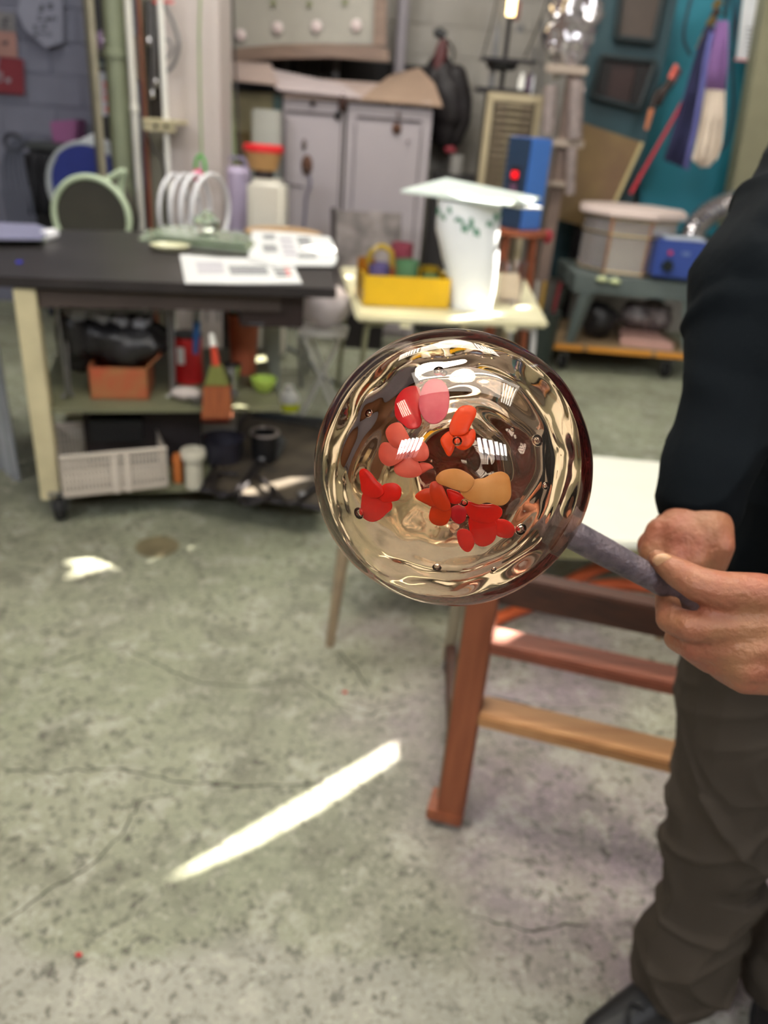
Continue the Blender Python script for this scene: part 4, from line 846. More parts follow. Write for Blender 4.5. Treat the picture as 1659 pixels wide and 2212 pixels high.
slab([(1230,350),(1237,350),(1226,400),(1219,400)], 6.23, .01).build('groove', mat('board_edge',(190,176,128),.6), t)
q = Yp(1225,480,6.24); MB().box((q.x+.1,6.29,q.z/2),(.06,.06,q.z)).build('prop', dark, t); 
# red cord
tag(MB().tube([Yp(1528,78,6.30),Yp(1478,215,6.2),Yp(1362,418,6.15)],.012,8).build('crimson_rope', mat('crimson_cord',(190,36,54),.6), smooth=True), 'crimson cord stretched diagonally in front of the teal wall', 'cord')
# hook cluster and cloths
t = thing('hook_cluster', 'cluster of brown and brass clips hanging on the teal wall', 'hook', Yp(1535,90,6.3))
for i,(x,y) in enumerate([(1549,8),(1545,28),(1536,46),(1528,64),(1520,82),(1534,92),(1514,98)]):
    MB().tube([Yp(x-7,y+10,6.3),Yp(x+8,y-8,6.28)],[.022,.03],8).build('clip', [mat('brass_clip',(150,124,76),.3,.6),mat('dark_brown_clip',(70,52,44),.5)][i%2], t, smooth=True)
MB().tube([Yp(1572,-20,6.35),Yp(1566,40,6.35)],.014,8).build('hook_bar', black, t, smooth=True)
def cloth(outline_l, outline_r, Y, m, name, label, folds=5, amp=.03, group=None):
    """hanging cloth between two side lines, with pleats"""
    n_ = 41; rows = len(outline_l); vs = []
    for k in range(rows):
        A = Yp(*outline_l[k],Y); B = Yp(*outline_r[k],Y)
        for i in range(n_):
            u = i/(n_-1); p = A.lerp(B,u); ph = u*folds*2*math.pi; env = .35+.65*k/(rows-1)
            vs.append((p.x, Y-amp*env*math.sin(ph+.25*math.sin(k)) - amp*.3*math.sin(ph*2.3+k), p.z))
    mb = MB().add(vs, [(k*n_+i,k*n_+i+1,(k+1)*n_+i+1,(k+1)*n_+i) for k in range(rows-1) for i in range(n_-1)])
    o = mb.build(name, m, smooth=True); md = o.modifiers.new('thick','SOLIDIFY'); md.thickness = .008
    return tag(o, label, 'cloth', group)
t = cloth([(1528,60),(1505,110),(1478,200),(1455,280),(1436,346)],[(1550,60),(1542,120),(1530,200),(1508,290),(1484,366)],6.1,mat('navy_cloth',(52,54,92),.9,var=.3,scale=6),'navy_apron','dark navy pleated apron hanging left of the cream cloth',4,.035)
cloth([(1535,70),(1520,130),(1510,200),(1496,280),(1476,362)],[(1545,70),(1532,130),(1520,210),(1506,290),(1488,368)],6.05,mat('periwinkle_cloth',(108,112,178),.8,var=.15),'blue_strap','narrow periwinkle strap between the navy apron and cream cloth',1,.01)
t = cloth([(1548,45),(1538,90),(1528,140),(1524,196)],[(1572,45),(1570,90),(1568,140),(1564,198)],6.0,mat('purple_cloth',(164,124,184),.9,var=.2,scale=5),'purple_cloth','purple knotted upper cloth hanging above the cream cloth',3,.03)
cloth([(1524,192),(1512,260),(1498,325),(1494,345),(1512,360)],[(1565,196),(1562,260),(1556,310),(1548,340),(1530,360)],5.98,mat('cream_cloth',(222,208,192),.9,var=.08),'cream_cloth','cream white cloth hanging below the purple one',3,.035)
dkc = mat('dark_blue_cable', (34,50,66), .5)
for i,P_ in enumerate([[(1500,-30),(1480,50),(1478,90),(1492,120)],[(1582,-10),(1584,60),(1582,150),(1584,230),(1572,300),(1552,330)],[(1600,-30),(1590,60),(1580,120)]]):
    tag(MB().tube(spline([Yp(x,y,6.4) for x,y in P_],6),.011,8).build('dark_cable', dkc, smooth=True), ['short dark cable at the top of the teal wall','long dark cable right of the cream cloth','dark cable beside the white notice'][i], 'cable')
# pliers / tongs with salmon handles
salm = mat('salmon_handle', (214,92,76), .5, var=.1)
for i,(h0,h1,j0,j1) in enumerate([((1462,140),(1448,170),(1440,185),(1420,205)),((1412,218),(1400,262),(1418,205),(1430,190)),((1470,150),(1452,178),(1436,196),(1422,230))]):
    g = thing('tongs', ['upper tongs with salmon handles on the teal door edge','lower tongs with a salmon handle pointing down on the teal door edge','dark tongs with a red tip between the two others'][i], 'tongs', Yp(*j1,6.15), 'tongs on the teal door')
    MB().tube([Yp(*h0,6.15),Yp(*h1,6.15)],[.016,.022],8).build('handle', salm if i<2 else mat('dark_red_brown',(84,34,36),.5), g, smooth=True)
    MB().tube([Yp(*h1,6.15),Yp(*j0,6.15),Yp(*j1,6.15)],[.022,.026,.014],8).build('jaw', mat('dark_iron',(50,40,36),.4,.6,var=.3), g, smooth=True)
tag(MB().tube([Yp(1408,235,6.1),Yp(1396,280,6.1)],[.02,.014],8).build('orange_tool', mat('tan_orange',(190,120,84),.5), smooth=True), 'tan-orange tool handle below the salmon tongs', 'tool')
# notice, cream post
poster([(1612,-60),(1700,-60),(1660,134),(1590,128)], 6.6, mat('white_notice',(246,248,252),.7,var=.03), 'bright white notice with a pink border on the teal wall', [[stroke(1612+i%2*1.5,60+i*9,34-(i*7)%9,2.2) for i in range(7)]], ink, nm='notice')
q = thing('notice_border','pink lower border strip of the white notice on the teal wall','border',Yp(1620,132,6.58)); slab([(1588,126),(1662,132),(1660,137),(1587,131)],6.58,.01).build('strip', mat('pink_border',(226,150,150),.7), q)
struct('trim_4', slab([(1668,-80),(1720,-80),(1660,520),(1560,520),(1600,310)], 6.4, .15), mat('khaki_post',(150,146,118),.6,var=.1))
# ---------------------------------------------------------------- kiln on a stand on a dolly
YK = 5.8
ca = Yp(1265,440,YK); cb_ = Yp(1500,440,YK); kx = (ca.x+cb_.x)/2; ky = YK+.05
zst = Yp(1360,598,YK-.25).z; zk = Yp(1380,455,YK-.2).z
kl = thing('kiln', 'faceted stainless kiln with a pale octagonal lid', 'kiln', (kx,ky,zst+.001))
ss = mat('polished_stainless', (222,216,214), .2, .75, var=.15, scale=2.5); Rk = .33
def octo(r, z, a0=.2, n=8): return [(kx-.03+r*math.cos(a0+2*math.pi*k/n), ky+r*math.sin(a0+2*math.pi*k/n), z) for k in range(n)]
for k in range(8):
    a = octo(Rk,zst+.004); b = a[(k+1)%8]; MB().prism([a[k],b,(b[0],b[1],zk-.045),(a[k][0],a[k][1],zk-.045)], tuple(Vector((kx-.03-a[k][0],ky-a[k][1],0)).normalized()*.02)).build('panel', ss, kl)
MB().prism(octo(Rk-.035,zst+.004),(0,0,zk-zst-.06)).build('core', mat('kiln_core',(120,110,104),.8), kl)
for z in (zst+.02,(zst+zk)/2+.05,zk-.06):
    MB().tube([Vector(p) for p in octo(Rk+.006,z)],.007,6,closed=True).build('band', mat('brass_band',(190,170,130),.3,.8), kl)
q = octo(Rk+.004,zst+.004)
for k in (5,6): MB().tube([Vector(q[k]),Vector((q[k][0],q[k][1],zk-.05))],.009,8).build('corner_strip', mat('copper_strip',(206,150,110),.25,.9), kl, smooth=True)
MB().prism(octo(Rk+.05,zk-.045,.2),(0,0,.045)).build('lid', mat('pale_pink_lid',(222,204,196),.7,var=.04), kl, bevel=.008)
# control box
bb_ = Yp(1468,560,YK-.32); 
MB().box(Vector((bb_.x,YK-.27,bb_.z)),(.32,.20,Yp(1468,522,YK-.32).z-Yp(1468,602,YK-.32).z),R=Matrix.Rotation(math.radians(-8),3,'Z')).build('control_box', mat('royal_blue_box',(50,74,148),.4,var=.06), kl, bevel=.008)
MB().box(Vector((bb_.x+.01,YK-.26,Yp(1468,516,YK-.32).z)),(.26,.16,.012)).build('paper_top', mat('pale_blue_white',(190,200,214),.6), kl)
MB().lathe([(.038,0),(.034,.03),(.001,.03)],Yp(1441,574,YK-.375),(0,-1,0),20,cap=False).build('knob', mat('green_black_knob',(22,32,34),.4), kl, smooth=True)
MB().lathe([(.014,0),(.013,.012),(.001,.012)],Yp(1448,546,YK-.375),(0,-1,0),14,cap=False).build('lamp', mat('red_indicator',(214,50,70),.4), kl, smooth=True)
for dy in (0,4): MB().box(Yp(1490,547+dy,YK-.375)+Vector((0,0,0)),(.10,.004,.008)).build('lettering', mat('pale_lettering',(120,140,190),.6), kl)
for i,(x,y) in enumerate(((1300,607),(1328,612))): tag(MB().lathe([(.03,0),(.04,.012),(.02,.03),(.001,.03)],Yp(x,y,YK-.36),(0,0,1),14,cap=False).build('lime_lump', mat('lime_white',(200,210,160),.5), smooth=True), ['left','right'][i]+' small lime-white lump on the kiln stand edge', 'lump')
# grey stand
st = thing('kiln_stand', 'grey steel table under the kiln', 'stand', (kx,ky,0)); gst = mat('stand_grey_green',(96,106,104),.5,var=.1)
xw = (Yp(1242,620,YK-.38).x, Yp(1530,620,YK-.38).x); MB().box(((xw[0]+xw[1])/2,ky-.02,zst-.06),(xw[1]-xw[0],.72,.115)).build('table_frame', gst, st, bevel=.006)
DT = .20
for sx_ in (xw[0]+.08,xw[1]-.06):
    for sy_ in (YK-.33,YK+.4): MB().tube([(sx_+.02 if sx_<kx else sx_-.02,sy_,zst-.11),(sx_-.04 if sx_<kx else sx_+.04,sy_,DT+.002)],[.05,.036],4).build('leg', gst, st)
# dolly
t = thing('dolly', 'low wooden four-wheeled dolly with orange bands under the kiln stand', 'dolly', (1.62,5.85,0)); dm = wood('dolly_board',(150,128,96),(128,104,78),3,'X'); ob = mat('orange_band',(214,146,52),.5,var=.08)
x0_, x1_ = Yp(1182,742,5.42).x, Yp(1500,760,5.42).x
MB().box(((x0_+x1_)/2,5.85,DT-.02),(x1_-x0_,.86,.04)).build('deck', dm, t, bevel=.005)
for a_,b_ in ((0,.25),(.27,.72),(.74,1.)): MB().box((x0_+(x1_-x0_)*(a_+b_)/2,5.415,DT-.022),((x1_-x0_)*(b_-a_)-.01,.012,.036)).build('edge_band', ob, t, bevel=.003)
for sx_ in (x0_+.14,x1_-.14):
    for sy_ in (5.50,6.2): caster(t,(sx_,sy_,0),.055)
# things under the stand
lump('black_sack', (1.42,5.66,DT+.13), .13, (.95,.7,1.), bagb, 'black sack standing on the dolly under the kiln stand', 'sack', 41, .25)
tag(MB().prism([(1.55,5.50,DT+.002),(1.90,5.45,DT+.002),(1.88,5.8,DT+.002),(1.62,5.85,DT+.002)],(0,0,.05)).build('pink_board', mat('dusty_pink_board',(186,146,136),.8,var=.08)), 'dusty pink flat board on the dolly', 'board')
lump('plastic_bundle', (1.78,5.8,DT+.17), .12, (1.6,.8,.9), mat('cloudy_plastic',(150,140,138),.3,var=.45,scale=12,bump=.6,alt=(64,54,54)), 'cloudy crumpled plastic bundle on the pink board', 'bundle', 44, .4)
lump('pink_sack', (1.85,6.5,.10), .11, (1.4,.7,.9), mat('pinkish_white_sack',(214,204,206),.7), 'pinkish sack on the floor behind the dolly', 'sack', 47, .2)
# flexible foil duct right of kiln
t = thing('flexible_duct', 'shiny ribbed metal duct curling behind the kiln at the man’s sleeve', 'duct', Yp(1530,520,5.9))
P_ = spline([Yp(x,y,5.9) for x,y in [(1490,560),(1498,500),(1530,462),(1580,440),(1640,430)]],10)
MB().tube(P_,[.075+.010*(i%2) for i in range(len(P_))],16).build('duct_hose', fm, t)
# clutter left of kiln
t = thing('tool_bucket', 'dark slanted bucket with pale rods left of the kiln stand', 'bucket', (.95,5.40,0))
MB().lathe([(.11,0),(.14,.42)],(.95,5.40,0),(0,0,1),20).build('bucket_body', mat('dark_green_bucket',(48,58,54),.5,var=.2), t, smooth=True)
for i in range(4): MB().tube([(.91+.03*i,5.38,.02),(.88+.05*i,5.32,.62)],.012,8).build('rod', [white_p,mat('ochre_yellow',(200,160,60),.6),steel,mat('dull_red',(140,44,54),.5)][i], t, smooth=True)
for i in range(6):
    a = Vector((.74+.05*i,5.6+.05*i,.02+.012*i)); tag(MB().tube([a,a+Vector((.42,.32,.01))],.014,8).build('floor_rod', [mat('dusty_brown_post',(132,112,102),.6),steel,mat('dark_red_brown',(84,34,36),.5)][i%3], smooth=True), ['nearest','second nearest','third','fourth','fifth','farthest'][i]+' loose rod on the floor between table and kiln', 'rod', 'loose rods on the floor')
# ================================================================ side table with bag, box and glasses
TZ = .72; t = thing('side_table', 'cream laminate side table on bent tubular legs', 'table', (.2,4.1,0)); lam = mat('cream_laminate',(222,216,180),.35,var=.05)
TP = [(757,688),(1192,702),(1196,692),(1120,600),(1085,585),(735,577),(728,590)]
TW = [Zp(x,y,TZ) for x,y in [(770,682),(1186,696),(1130,590),(735,575)]]
MB().prism(TW,(0,0,-.03)).build('tabletop', lam, t, bevel=.012, seg=3)
tub = mat('olive_tube', (150,150,122), .35, .4, var=.1); wt = mat('white_tube',(216,214,214),.35,.2)
def leg(p, dx, dy, m): 
    p = Vector(p); MB().tube(spline([p+Vector((dx*.5,dy*.3,-.045)),p+Vector((dx*.12,dy*.1,-.05)),p+Vector((0,0,-.12)),Vector((p.x-dx*.15,p.y-dy*.1,.0))],6),.013,10).build('leg', m, t, smooth=True)
c0 = sum(TW,Vector())/4
for p,m in zip(TW,(tub,wt,wt,tub)):
    q = p.lerp(c0,.10); d = c0-q; leg(q, d.x*.5, 0, m)
    q = p.lerp(c0,.16)
MB().tube([TW[0].lerp(c0,.14)+Vector((0,0,-.05)),TW[3].lerp(c0,.14)+Vector((0,0,-.05))],.011,8).build('rail', tub, t, smooth=True)
MB().tube([TW[1].lerp(c0,.14)+Vector((0,0,-.05)),TW[2].lerp(c0,.14)+Vector((0,0,-.05))],.011,8).build('rail', wt, t, smooth=True)
for f_ in (.25,.8):
    q = TW[0].lerp(TW[1],f_)+Vector((0,.02,-.04)); MB().box(q,(.05,.03,.02)).build('clip', lam, t)
# yellow box
yl = mat('bright_yellow_tin',(226,182,26),.4,var=.08); y = thing('yellow_box','open yellow tin box of little glasses on the side table','box',Zp(870,664,TZ))
a = Zp(784,660,TZ+.002); b = Zp(968,667,TZ+.002); e = (b-a).normalized(); dn = Vector((-e.y,e.x,0)); hb = Yp(876,603,a.y).z-TZ; db = .27; Lx = (b-a).length
for o_ in (Vector(),dn*(db-.005)): MB().prism([a+o_,b+o_,b+o_+dn*.005,a+o_+dn*.005],(0,0,hb)).build('wall', yl, y)
for o_ in (a,b-e*.005): MB().prism([o_+dn*.005,o_+e*.005+dn*.005,o_+e*.005+dn*(db-.005),o_+dn*(db-.005)],(0,0,hb+.004)).build('wall', yl, y)
MB().prism([a,b,b+dn*db,a+dn*db],(0,0,.004)).build('base', yl, y)
def tumbler(c, r, h, m, name, label, top=1.05, grp=None, par=None):
    c = Vector(c); o = MB().lathe([(r*.9,0),(r*top,h),(r*top-.004,h),(r*.85,.008),(.001,.008)],c,(0,0,1),24,cap=False).build(name, m, par, smooth=True)
    return tag(o, label, 'glass', grp) if label else o
amber = mat('amber_glass',(196,130,40),.1,var=.3,trans=.5); viol = mat('violet_tumbler',(140,130,190),.1,var=.3,trans=.6); grn = mat('green_tumbler',(112,160,120),.15,var=.25,trans=.4); rose = mat('rose_glass',(190,96,116),.15,var=.25,trans=.5)
g_ = 'little glasses in the yellow box'
def inb(u,v,z=.006): return a+e*(Lx*u)+dn*(db*v)+Vector((0,0,z))
mg = thing('glass_mug','violet and amber glass mug with a yellow handle in the yellow box','mug',inb(.2,.35)); c = inb(.2,.35)
tumbler(c,.05,.17,viol,'mug_body',None,par=mg); MB().tube(spline([c+Vector((-.04,0,.12)),c+Vector((-.05,0,.2)),c+Vector((.0,0,.245)),c+Vector((.05,0,.22)),c+Vector((.055,0,.16))],6),.012,8).build('handle', mat('olive_yellow_glass',(190,160,50),.15,trans=.3), mg, smooth=True)
tumbler(inb(.52,.35),.055,.19,grn,'tumbler','green tumbler with a dark band in the middle of the yellow box',grp=g_)
o = tumbler(inb(.5,.75),.06,.25,rose,'goblet','tall rose coloured glass behind the green tumbler',.9,g_)
tumbler(inb(.8,.3),.042,.13,grn,'small_tumbler','small pale green glass at the right end of the yellow box',grp=g_); tumbler(inb(.85,.7),.045,.15,mat('olive_yellow_glass',(190,160,50),.15),'amber_jar','small amber jar in the far right corner of the yellow box',grp=g_)
tumbler(inb(.07,.6),.04,.18,amber,'amber_tumbler','glowing amber glass at the left end of the yellow box',grp=g_)
tumbler(Zp(1098,655,TZ)+Vector((0,0,.001)),.062,.20,glassm('thin_clear_glass',(.97,.94,.95,1),0,1.25),'clear_beaker','empty clear beaker on the right of the side table')
# white carrier bag with a board on top
bgm = mat('white_bag_plastic', (232,236,240), .45, var=.05, bump=.35, scale=6)
bt = thing('carrier_bag','tall white plastic carrier bag with green print on the side table','bag',Zp(1015,672,TZ))
Yb = Zp(1015,672,TZ).y+.08
L_l = [(966,668),(965,620),(950,560),(935,500),(940,440)]; L_r = [(1062,672),(1072,620),(1080,560),(1085,500),(1090,432)]
n_ = 28; vs = []; rows = 12
def lerpP(L_,f):
    i = min(int(f*(len(L_)-1)),len(L_)-2); u = f*(len(L_)-1)-i; return (L_[i][0]*(1-u)+L_[i+1][0]*u, L_[i][1]*(1-u)+L_[i+1][1]*u)
for k in range(rows+1):
    f_ = k/rows; A = Yp(*lerpP(L_l,f_),Yb); B = Yp(*lerpP(L_r,f_),Yb); c = (A+B)/2; w_ = (B.x-A.x)/2; c.z = max(c.z, TZ+.003)
    for i in range(n_):
        an = 2*math.pi*i/n_; ca_, sa_ = math.cos(an), math.sin(an)
        sq = (abs(ca_)**3+abs(sa_)**3)**(-1/3); wob_ = 1+.05*noise.noise(Vector((ca_*3,sa_*3,f_*5)))
        vs.append((c.x+w_*ca_*sq*wob_*.92, Yb+.10*sa_*sq*wob_, c.z))
mb = MB().add(vs,[(k*n_+i,k*n_+(i+1)%n_,(k+1)*n_+(i+1)%n_,(k+1)*n_+i) for k in range(rows) for i in range(n_)]+[tuple(reversed(range(n_))),tuple(rows*n_+i for i in range(n_))])
mb.build('bag_body', bgm, bt, smooth=True)
gp = mat('green_print',(96,150,126),.6,var=.3,scale=30)
topc = vs[-n_:]; 
def at(kk,ii):
    k_ = min(int(kk),rows-1); u = kk-k_; i_ = int(ii); w = ii-i_; A = Vector(vs[k_*n_+i_%n_]).lerp(Vector(vs[k_*n_+(i_+1)%n_]),w); B = Vector(vs[(k_+1)*n_+i_%n_]).lerp(Vector(vs[(k_+1)*n_+(i_+1)%n_]),w)
    p = A.lerp(B,u); d = (p-Vector((c.x,Yb,p.z))).normalized(); return p+d*.003
R_ = random.Random(4)
for k0,k1,j0,j1 in [(10.6,11.3,15.2,16.6),(10.2,10.7,16.9,17.8),(10.9,11.5,18.0,18.5),(9.2,9.9,20.0,20.8),(9.5,10.6,20.9,21.5),(8.9,9.6,21.6,22.4),(10.1,10.5,19.0,20.2),(10.4,11.2,24.2,25.2),(9.9,10.4,23.2,24.0),(10.8,11.4,25.6,26.6)]:
    q = MB(); ns = 4
    for m_i in range(ns): 
        ja = j0+(j1-j0)*m_i/ns; jb = j0+(j1-j0)*(m_i+1)/ns; o_ = .12*math.sin(m_i*1.7)
        q.add([at(k0+o_,ja),at(k0+o_,jb),at(k1+o_,jb),at(k1+o_,ja)],[(0,1,2,3)])
    q.build('print_mark', gp, bt)
zt2 = max(v[2] for v in vs)+.003
WB = [Zp(x,y,zt2+.0) for x,y in [(865,420),(1008,402),(1167,436),(1068,462),(960,440)]]
t = thing('white_board_sheet','thin white square board lying across the top of the carrier bag','board',sum(WB,Vector())/5)
WB4 = [Zp(865,422,zt2),Zp(1035,400,zt2),Zp(1167,438,zt2),Zp(985,446,zt2)]
cx_ = Vector((c.x,Yb,zt2)); sq = []
dx_ = Zp(1167,438,zt2)-Zp(865,422,zt2); hw = dx_.length/2; u_ = dx_.normalized(); v_ = Vector((-u_.y,u_.x,0)); mid = (Zp(1167,438,zt2)+Zp(865,422,zt2))/2
MB().prism([mid-u_*hw+Vector((0,0,.012)), mid-v_*hw*.95+Vector((0,0,.002)), mid+u_*hw+Vector((0,0,.012)), mid+v_*hw*1.1+Vector((0,0,.05))],(0,0,.012)).build('board_face', mat('greenish_white_board',(214,226,220),.35,var=.05), t, bevel=.002)
MB().prism([mid+u_*hw*.55-v_*.12+Vector((0,0,-.02)), mid+u_*hw*.9-v_*.10+Vector((0,0,-.02)), mid+u_*hw*.8-v_*.02+Vector((0,0,-.02)), mid+u_*hw*.4-v_*.02+Vector((0,0,-.02))],(0,0,.01)).build('lower_sheet', white_p, t)
# ================================================================ low white table and orange hose
t = thing('low_table','low white topped table on thin tapered wooden legs behind the trestle','table',(.5,2.3,0))
LT = .375; P_ = [Zp(722,1146,LT),Zp(1500,1176,LT),Zp(1520,1006,LT),Zp(905,948,LT)]
MB().prism(P_,(0,0,-.03)).build('tabletop', mat('matt_white_top',(226,226,212),.5,var=.04), t, bevel=.006)
MB().prism([P_[0].lerp(P_[2],.03)+Vector((0,0,-.03)),P_[1].lerp(P_[3],.03)+Vector((0,0,-.03)),P_[2].lerp(P_[0],.03)+Vector((0,0,-.03)),P_[3].lerp(P_[1],.03)+Vector((0,0,-.03))],(0,0,-.05)).build('apron', mat('khaki_apron',(150,146,104),.6,var=.1), t)
lw = wood('weathered_beige',(150,132,104),(120,104,84))
for i,p in enumerate(P_):
    q = p.lerp(sum(P_,Vector())/4,.05); f0 = Zp(712,1395,0) if i==0 else Vector((q.x,q.y,0))
    MB().tube([(q.x,q.y,LT-.03),tuple(f0)],[.021,.014],8).build('leg', lw, t, smooth=True)
orm = mat('orange_hose', (206,96,52), .5, var=.1)
tag(MB().tube(spline([Zp(x,y,.02) for x,y in [(1055,1345),(1110,1322),(1180,1295),(1255,1272),(1330,1262),(1420,1270)]],8),.022,10).build('orange_hose', orm, smooth=True), 'thick orange hose curving on the floor behind the trestle, nearer strand', 'hose', 'orange hoses on the floor')
tag(MB().tube(spline([Zp(x,y,.07) for x,y in [(1225,1262),(1262,1240),(1310,1222),(1370,1212),(1440,1212)]],8),.024,10).build('orange_hose', orm, smooth=True), 'thick orange hose curving over the other, farther strand', 'hose', 'orange hoses on the floor')
# ================================================================ wooden trestle
tr = thing('wooden_trestle','reddish-brown wooden trestle bench with three rails beside the man','trestle',(.21,1.34,0))
pw = wood('stained_pine',(148,84,52),(122,64,38),3,'Z'); px_ = wood('stained_pine_rail',(140,78,56),(112,60,42),3,'X'); pl_ = wood('pale_pine_rail',(184,138,92),(158,108,66),3,'X'); dkw = wood('dark_rail',(74,42,28),(54,32,24),3,'X')
f0 = Zp(966,1792,0); topz = .70
rd = (Zp(1480,1462,.54)-Zp(1070,1372,.54)); rd.z = 0; rd.normalize(); rn = Vector((-rd.y,rd.x,0)); Rr = Matrix((rd,rn,Vector((0,0,1)))).transposed()
pc = f0+rn*.035
MB().box(pc+Vector((0,0,topz/2+.012)),(.062,.07,topz-.03),R=Rr).build('post', pw, tr, bevel=.004)
MB().box(pc-rd*.034+rn*.02+Vector((0,0,topz/2+.015)),(.006,.05,topz-.1),R=Rr).build('side_batten', mat('grey_green_batten',(112,108,86),.7,var=.2), tr)
MB().box(pc-rd*.012+rn*.0+Vector((0,0,.035)),(.085,.078,.032),R=Rr).build('foot_block', pw, tr, bevel=.003)
MB().box(pc+Vector((0,.01,.009)),(.05,.05,.018),R=Rr).build('rubber_foot', rubber, tr)
def rail(z, off, hh, dd, m, L_=.95, nm='rail'): return MB().box(pc+rd*(L_/2+.03)+rn*off+Vector((0,0,z)),(L_,dd,hh),R=Rr).build(nm, m, tr, bevel=.004)
rail(.672,.0,.066,.045,dkw); rail(.535,.0,.028,.07,px_); rail(.345,.0,.032,.075,pl_)
f2 = Zp(965,1452,0); MB().tube([(f2.x+.012,f2.y,.68),(f2.x,f2.y,.05)],[.022,.020],6).build('rear_post', mat('grey_weathered_post',(140,130,108),.7,var=.15), tr)
caster(tr,(f2.x+.015,f2.y,0),.028)
MB().tube([pc+Vector((0,0,.10)),(f2.x+.002,f2.y,.10)],.018,6).build('end_rail', dkw, tr)
p = pc+rd*.93; MB().box(p+Vector((0,.0,topz/2)),(.06,.07,topz-.01),R=Rr).build('post', pw, tr, bevel=.004)
p2 = Vector((p.x+.05,p.y+.62,0)); MB().tube([(p2.x,p2.y,.68),(p2.x,p2.y,.0)],.022,6).build('rear_post', mat('grey_weathered_post',(140,130,108),.7), tr)
MB().tube([p+Vector((0,0,.66)),(p2.x,p2.y,.66)],.02,6).build('end_rail', dkw, tr)
# ================================================================ hollow glass ball on its steel pipe
BC = Dp(975,1012,.52); BR = .0898
HP = Dp(1480,1287,.655); AX = (HP-BC).normalized()
gb = thing('glass_ball', 'thick hollow clear glass ball with embedded coloured petals on a grey steel pipe', 'glass', BC)
gmat = glassm('amber_clear_glass', (1,.91,.82,1), 0, 1.5)
VD0 = ray(985,985).normalized()
def shell(r, c, n1, n2, inward, amp, seed, squash=0.):
    vs = []; fs = []
    for i in range(n1+1):
        th = math.pi*i/n1
        for k in range(n2):
            ph = 2*math.pi*k/n2; d = Vector((math.sin(th)*math.cos(ph), math.sin(th)*math.sin(ph), math.cos(th)))
            q = 1+amp*noise.noise(d*1.6+Vector((seed,0,0)))+amp*.35*noise.noise(d*3.5+Vector((0,seed,0)))
            an_ = math.acos(max(-1,min(1,-d.dot(VD0)))); q += (.0075*math.sin(an_*(19+4*noise.noise(d*1.2))) if inward else .0030*math.sin(an_*16)*min(1,an_))
            p = d*r*q; p -= AX*(p.dot(AX))*squash; vs.append(tuple(p+Vector(c)-BC))
    for i in range(n1):
        for k in range(n2):
            f = (i*n2+k,(i+1)*n2+k,(i+1)*n2+(k+1)%n2,i*n2+(k+1)%n2); fs.append(tuple(reversed(f)) if inward else f)
    return vs, fs
def raw(name, vs, fs, m, parent):
    me = bpy.data.meshes.new(name); me.from_pydata(vs, [], fs); me.update(); me.materials.append(m)
    me.shade_smooth(); o = bpy.data.objects.new(name, me); COL.objects.link(o); o.parent = parent; o['_o'] = tuple(BC); return o
v1, f1 = shell(BR, BC, 96, 160, False, .012, 2, .0)
v2, f2_ = shell(BR*.60, BC+ray(975,1012).normalized()*.006-UU*.001, 120, 180, True, .07, 5, .04)
body_g = raw('glass_body', v1+v2, f1+[tuple(i+len(v1) for i in f) for f in f2_], gmat, gb)
# dark wine red colour round the pipe head at the back
wine = mat('wine_red_core', (112,28,32), .12, var=.35, scale=40, alt=(52,14,16), bump=.5, bscale=220)
VD = ray(975,1012).normalized()
cm = MB()
n1, n2 = 14, 48; u_ = AX.cross(Vector((0,0,1))).normalized(); w_ = AX.cross(u_)
D0 = (AX*.55+VD*1.0).normalized(); u_ = D0.cross(Vector((0,0,1))).normalized(); w_ = D0.cross(u_)
def capshell(r, a1):
    o_ = len(cm.v); cm.v.append(BC+D0*r)
    for i in range(1,n1+1):
        for k in range(n2):
            ph = 2*math.pi*k/n2; th = a1*i/n1*(1+.16*noise.noise(Vector((math.cos(ph)*1.3,math.sin(ph)*1.3,2)))*i/n1)
            cm.v.append(BC+(D0*math.cos(th)+(u_*math.cos(ph)+w_*math.sin(ph))*math.sin(th))*r)
    for k in range(n2): cm.f.append((o_,o_+1+k,o_+1+(k+1)%n2))
    for i in range(n1-1):
        for k in range(n2): a = o_+1+i*n2+k; b = o_+1+i*n2+(k+1)%n2; cm.f.append((a,a+n2,b+n2,b))
capshell(BR*.84, .70); capshell(BR*.87, .70)
o1 = 1+(n1-1)*n2; N1 = 1+n1*n2
for k in range(n2): cm.f.append((o1+k,o1+(k+1)%n2,N1+o1+(k+1)%n2,N1+o1+k))
cm.build('wine_core', wine, gb, smooth=True)
# the pipe
pm_ = mat('grey_scaled_steel', (128,116,122), .5, .35, var=.35, scale=60, alt=(92,84,92), bump=.4, bscale=160)
PE = BC+AX*((Dp(1540,1322,.665)-BC).dot(AX))
MB().lathe([(.0105,0),(.0105,.09),(.0098,.12),(.0092,(PE-BC).dot(AX)-BR*.60),(.006,(PE-BC).dot(AX)-BR*.60),(.006,.02)],BC+AX*BR*.60,AX,32).build('pipe', pm_, gb, smooth=True)
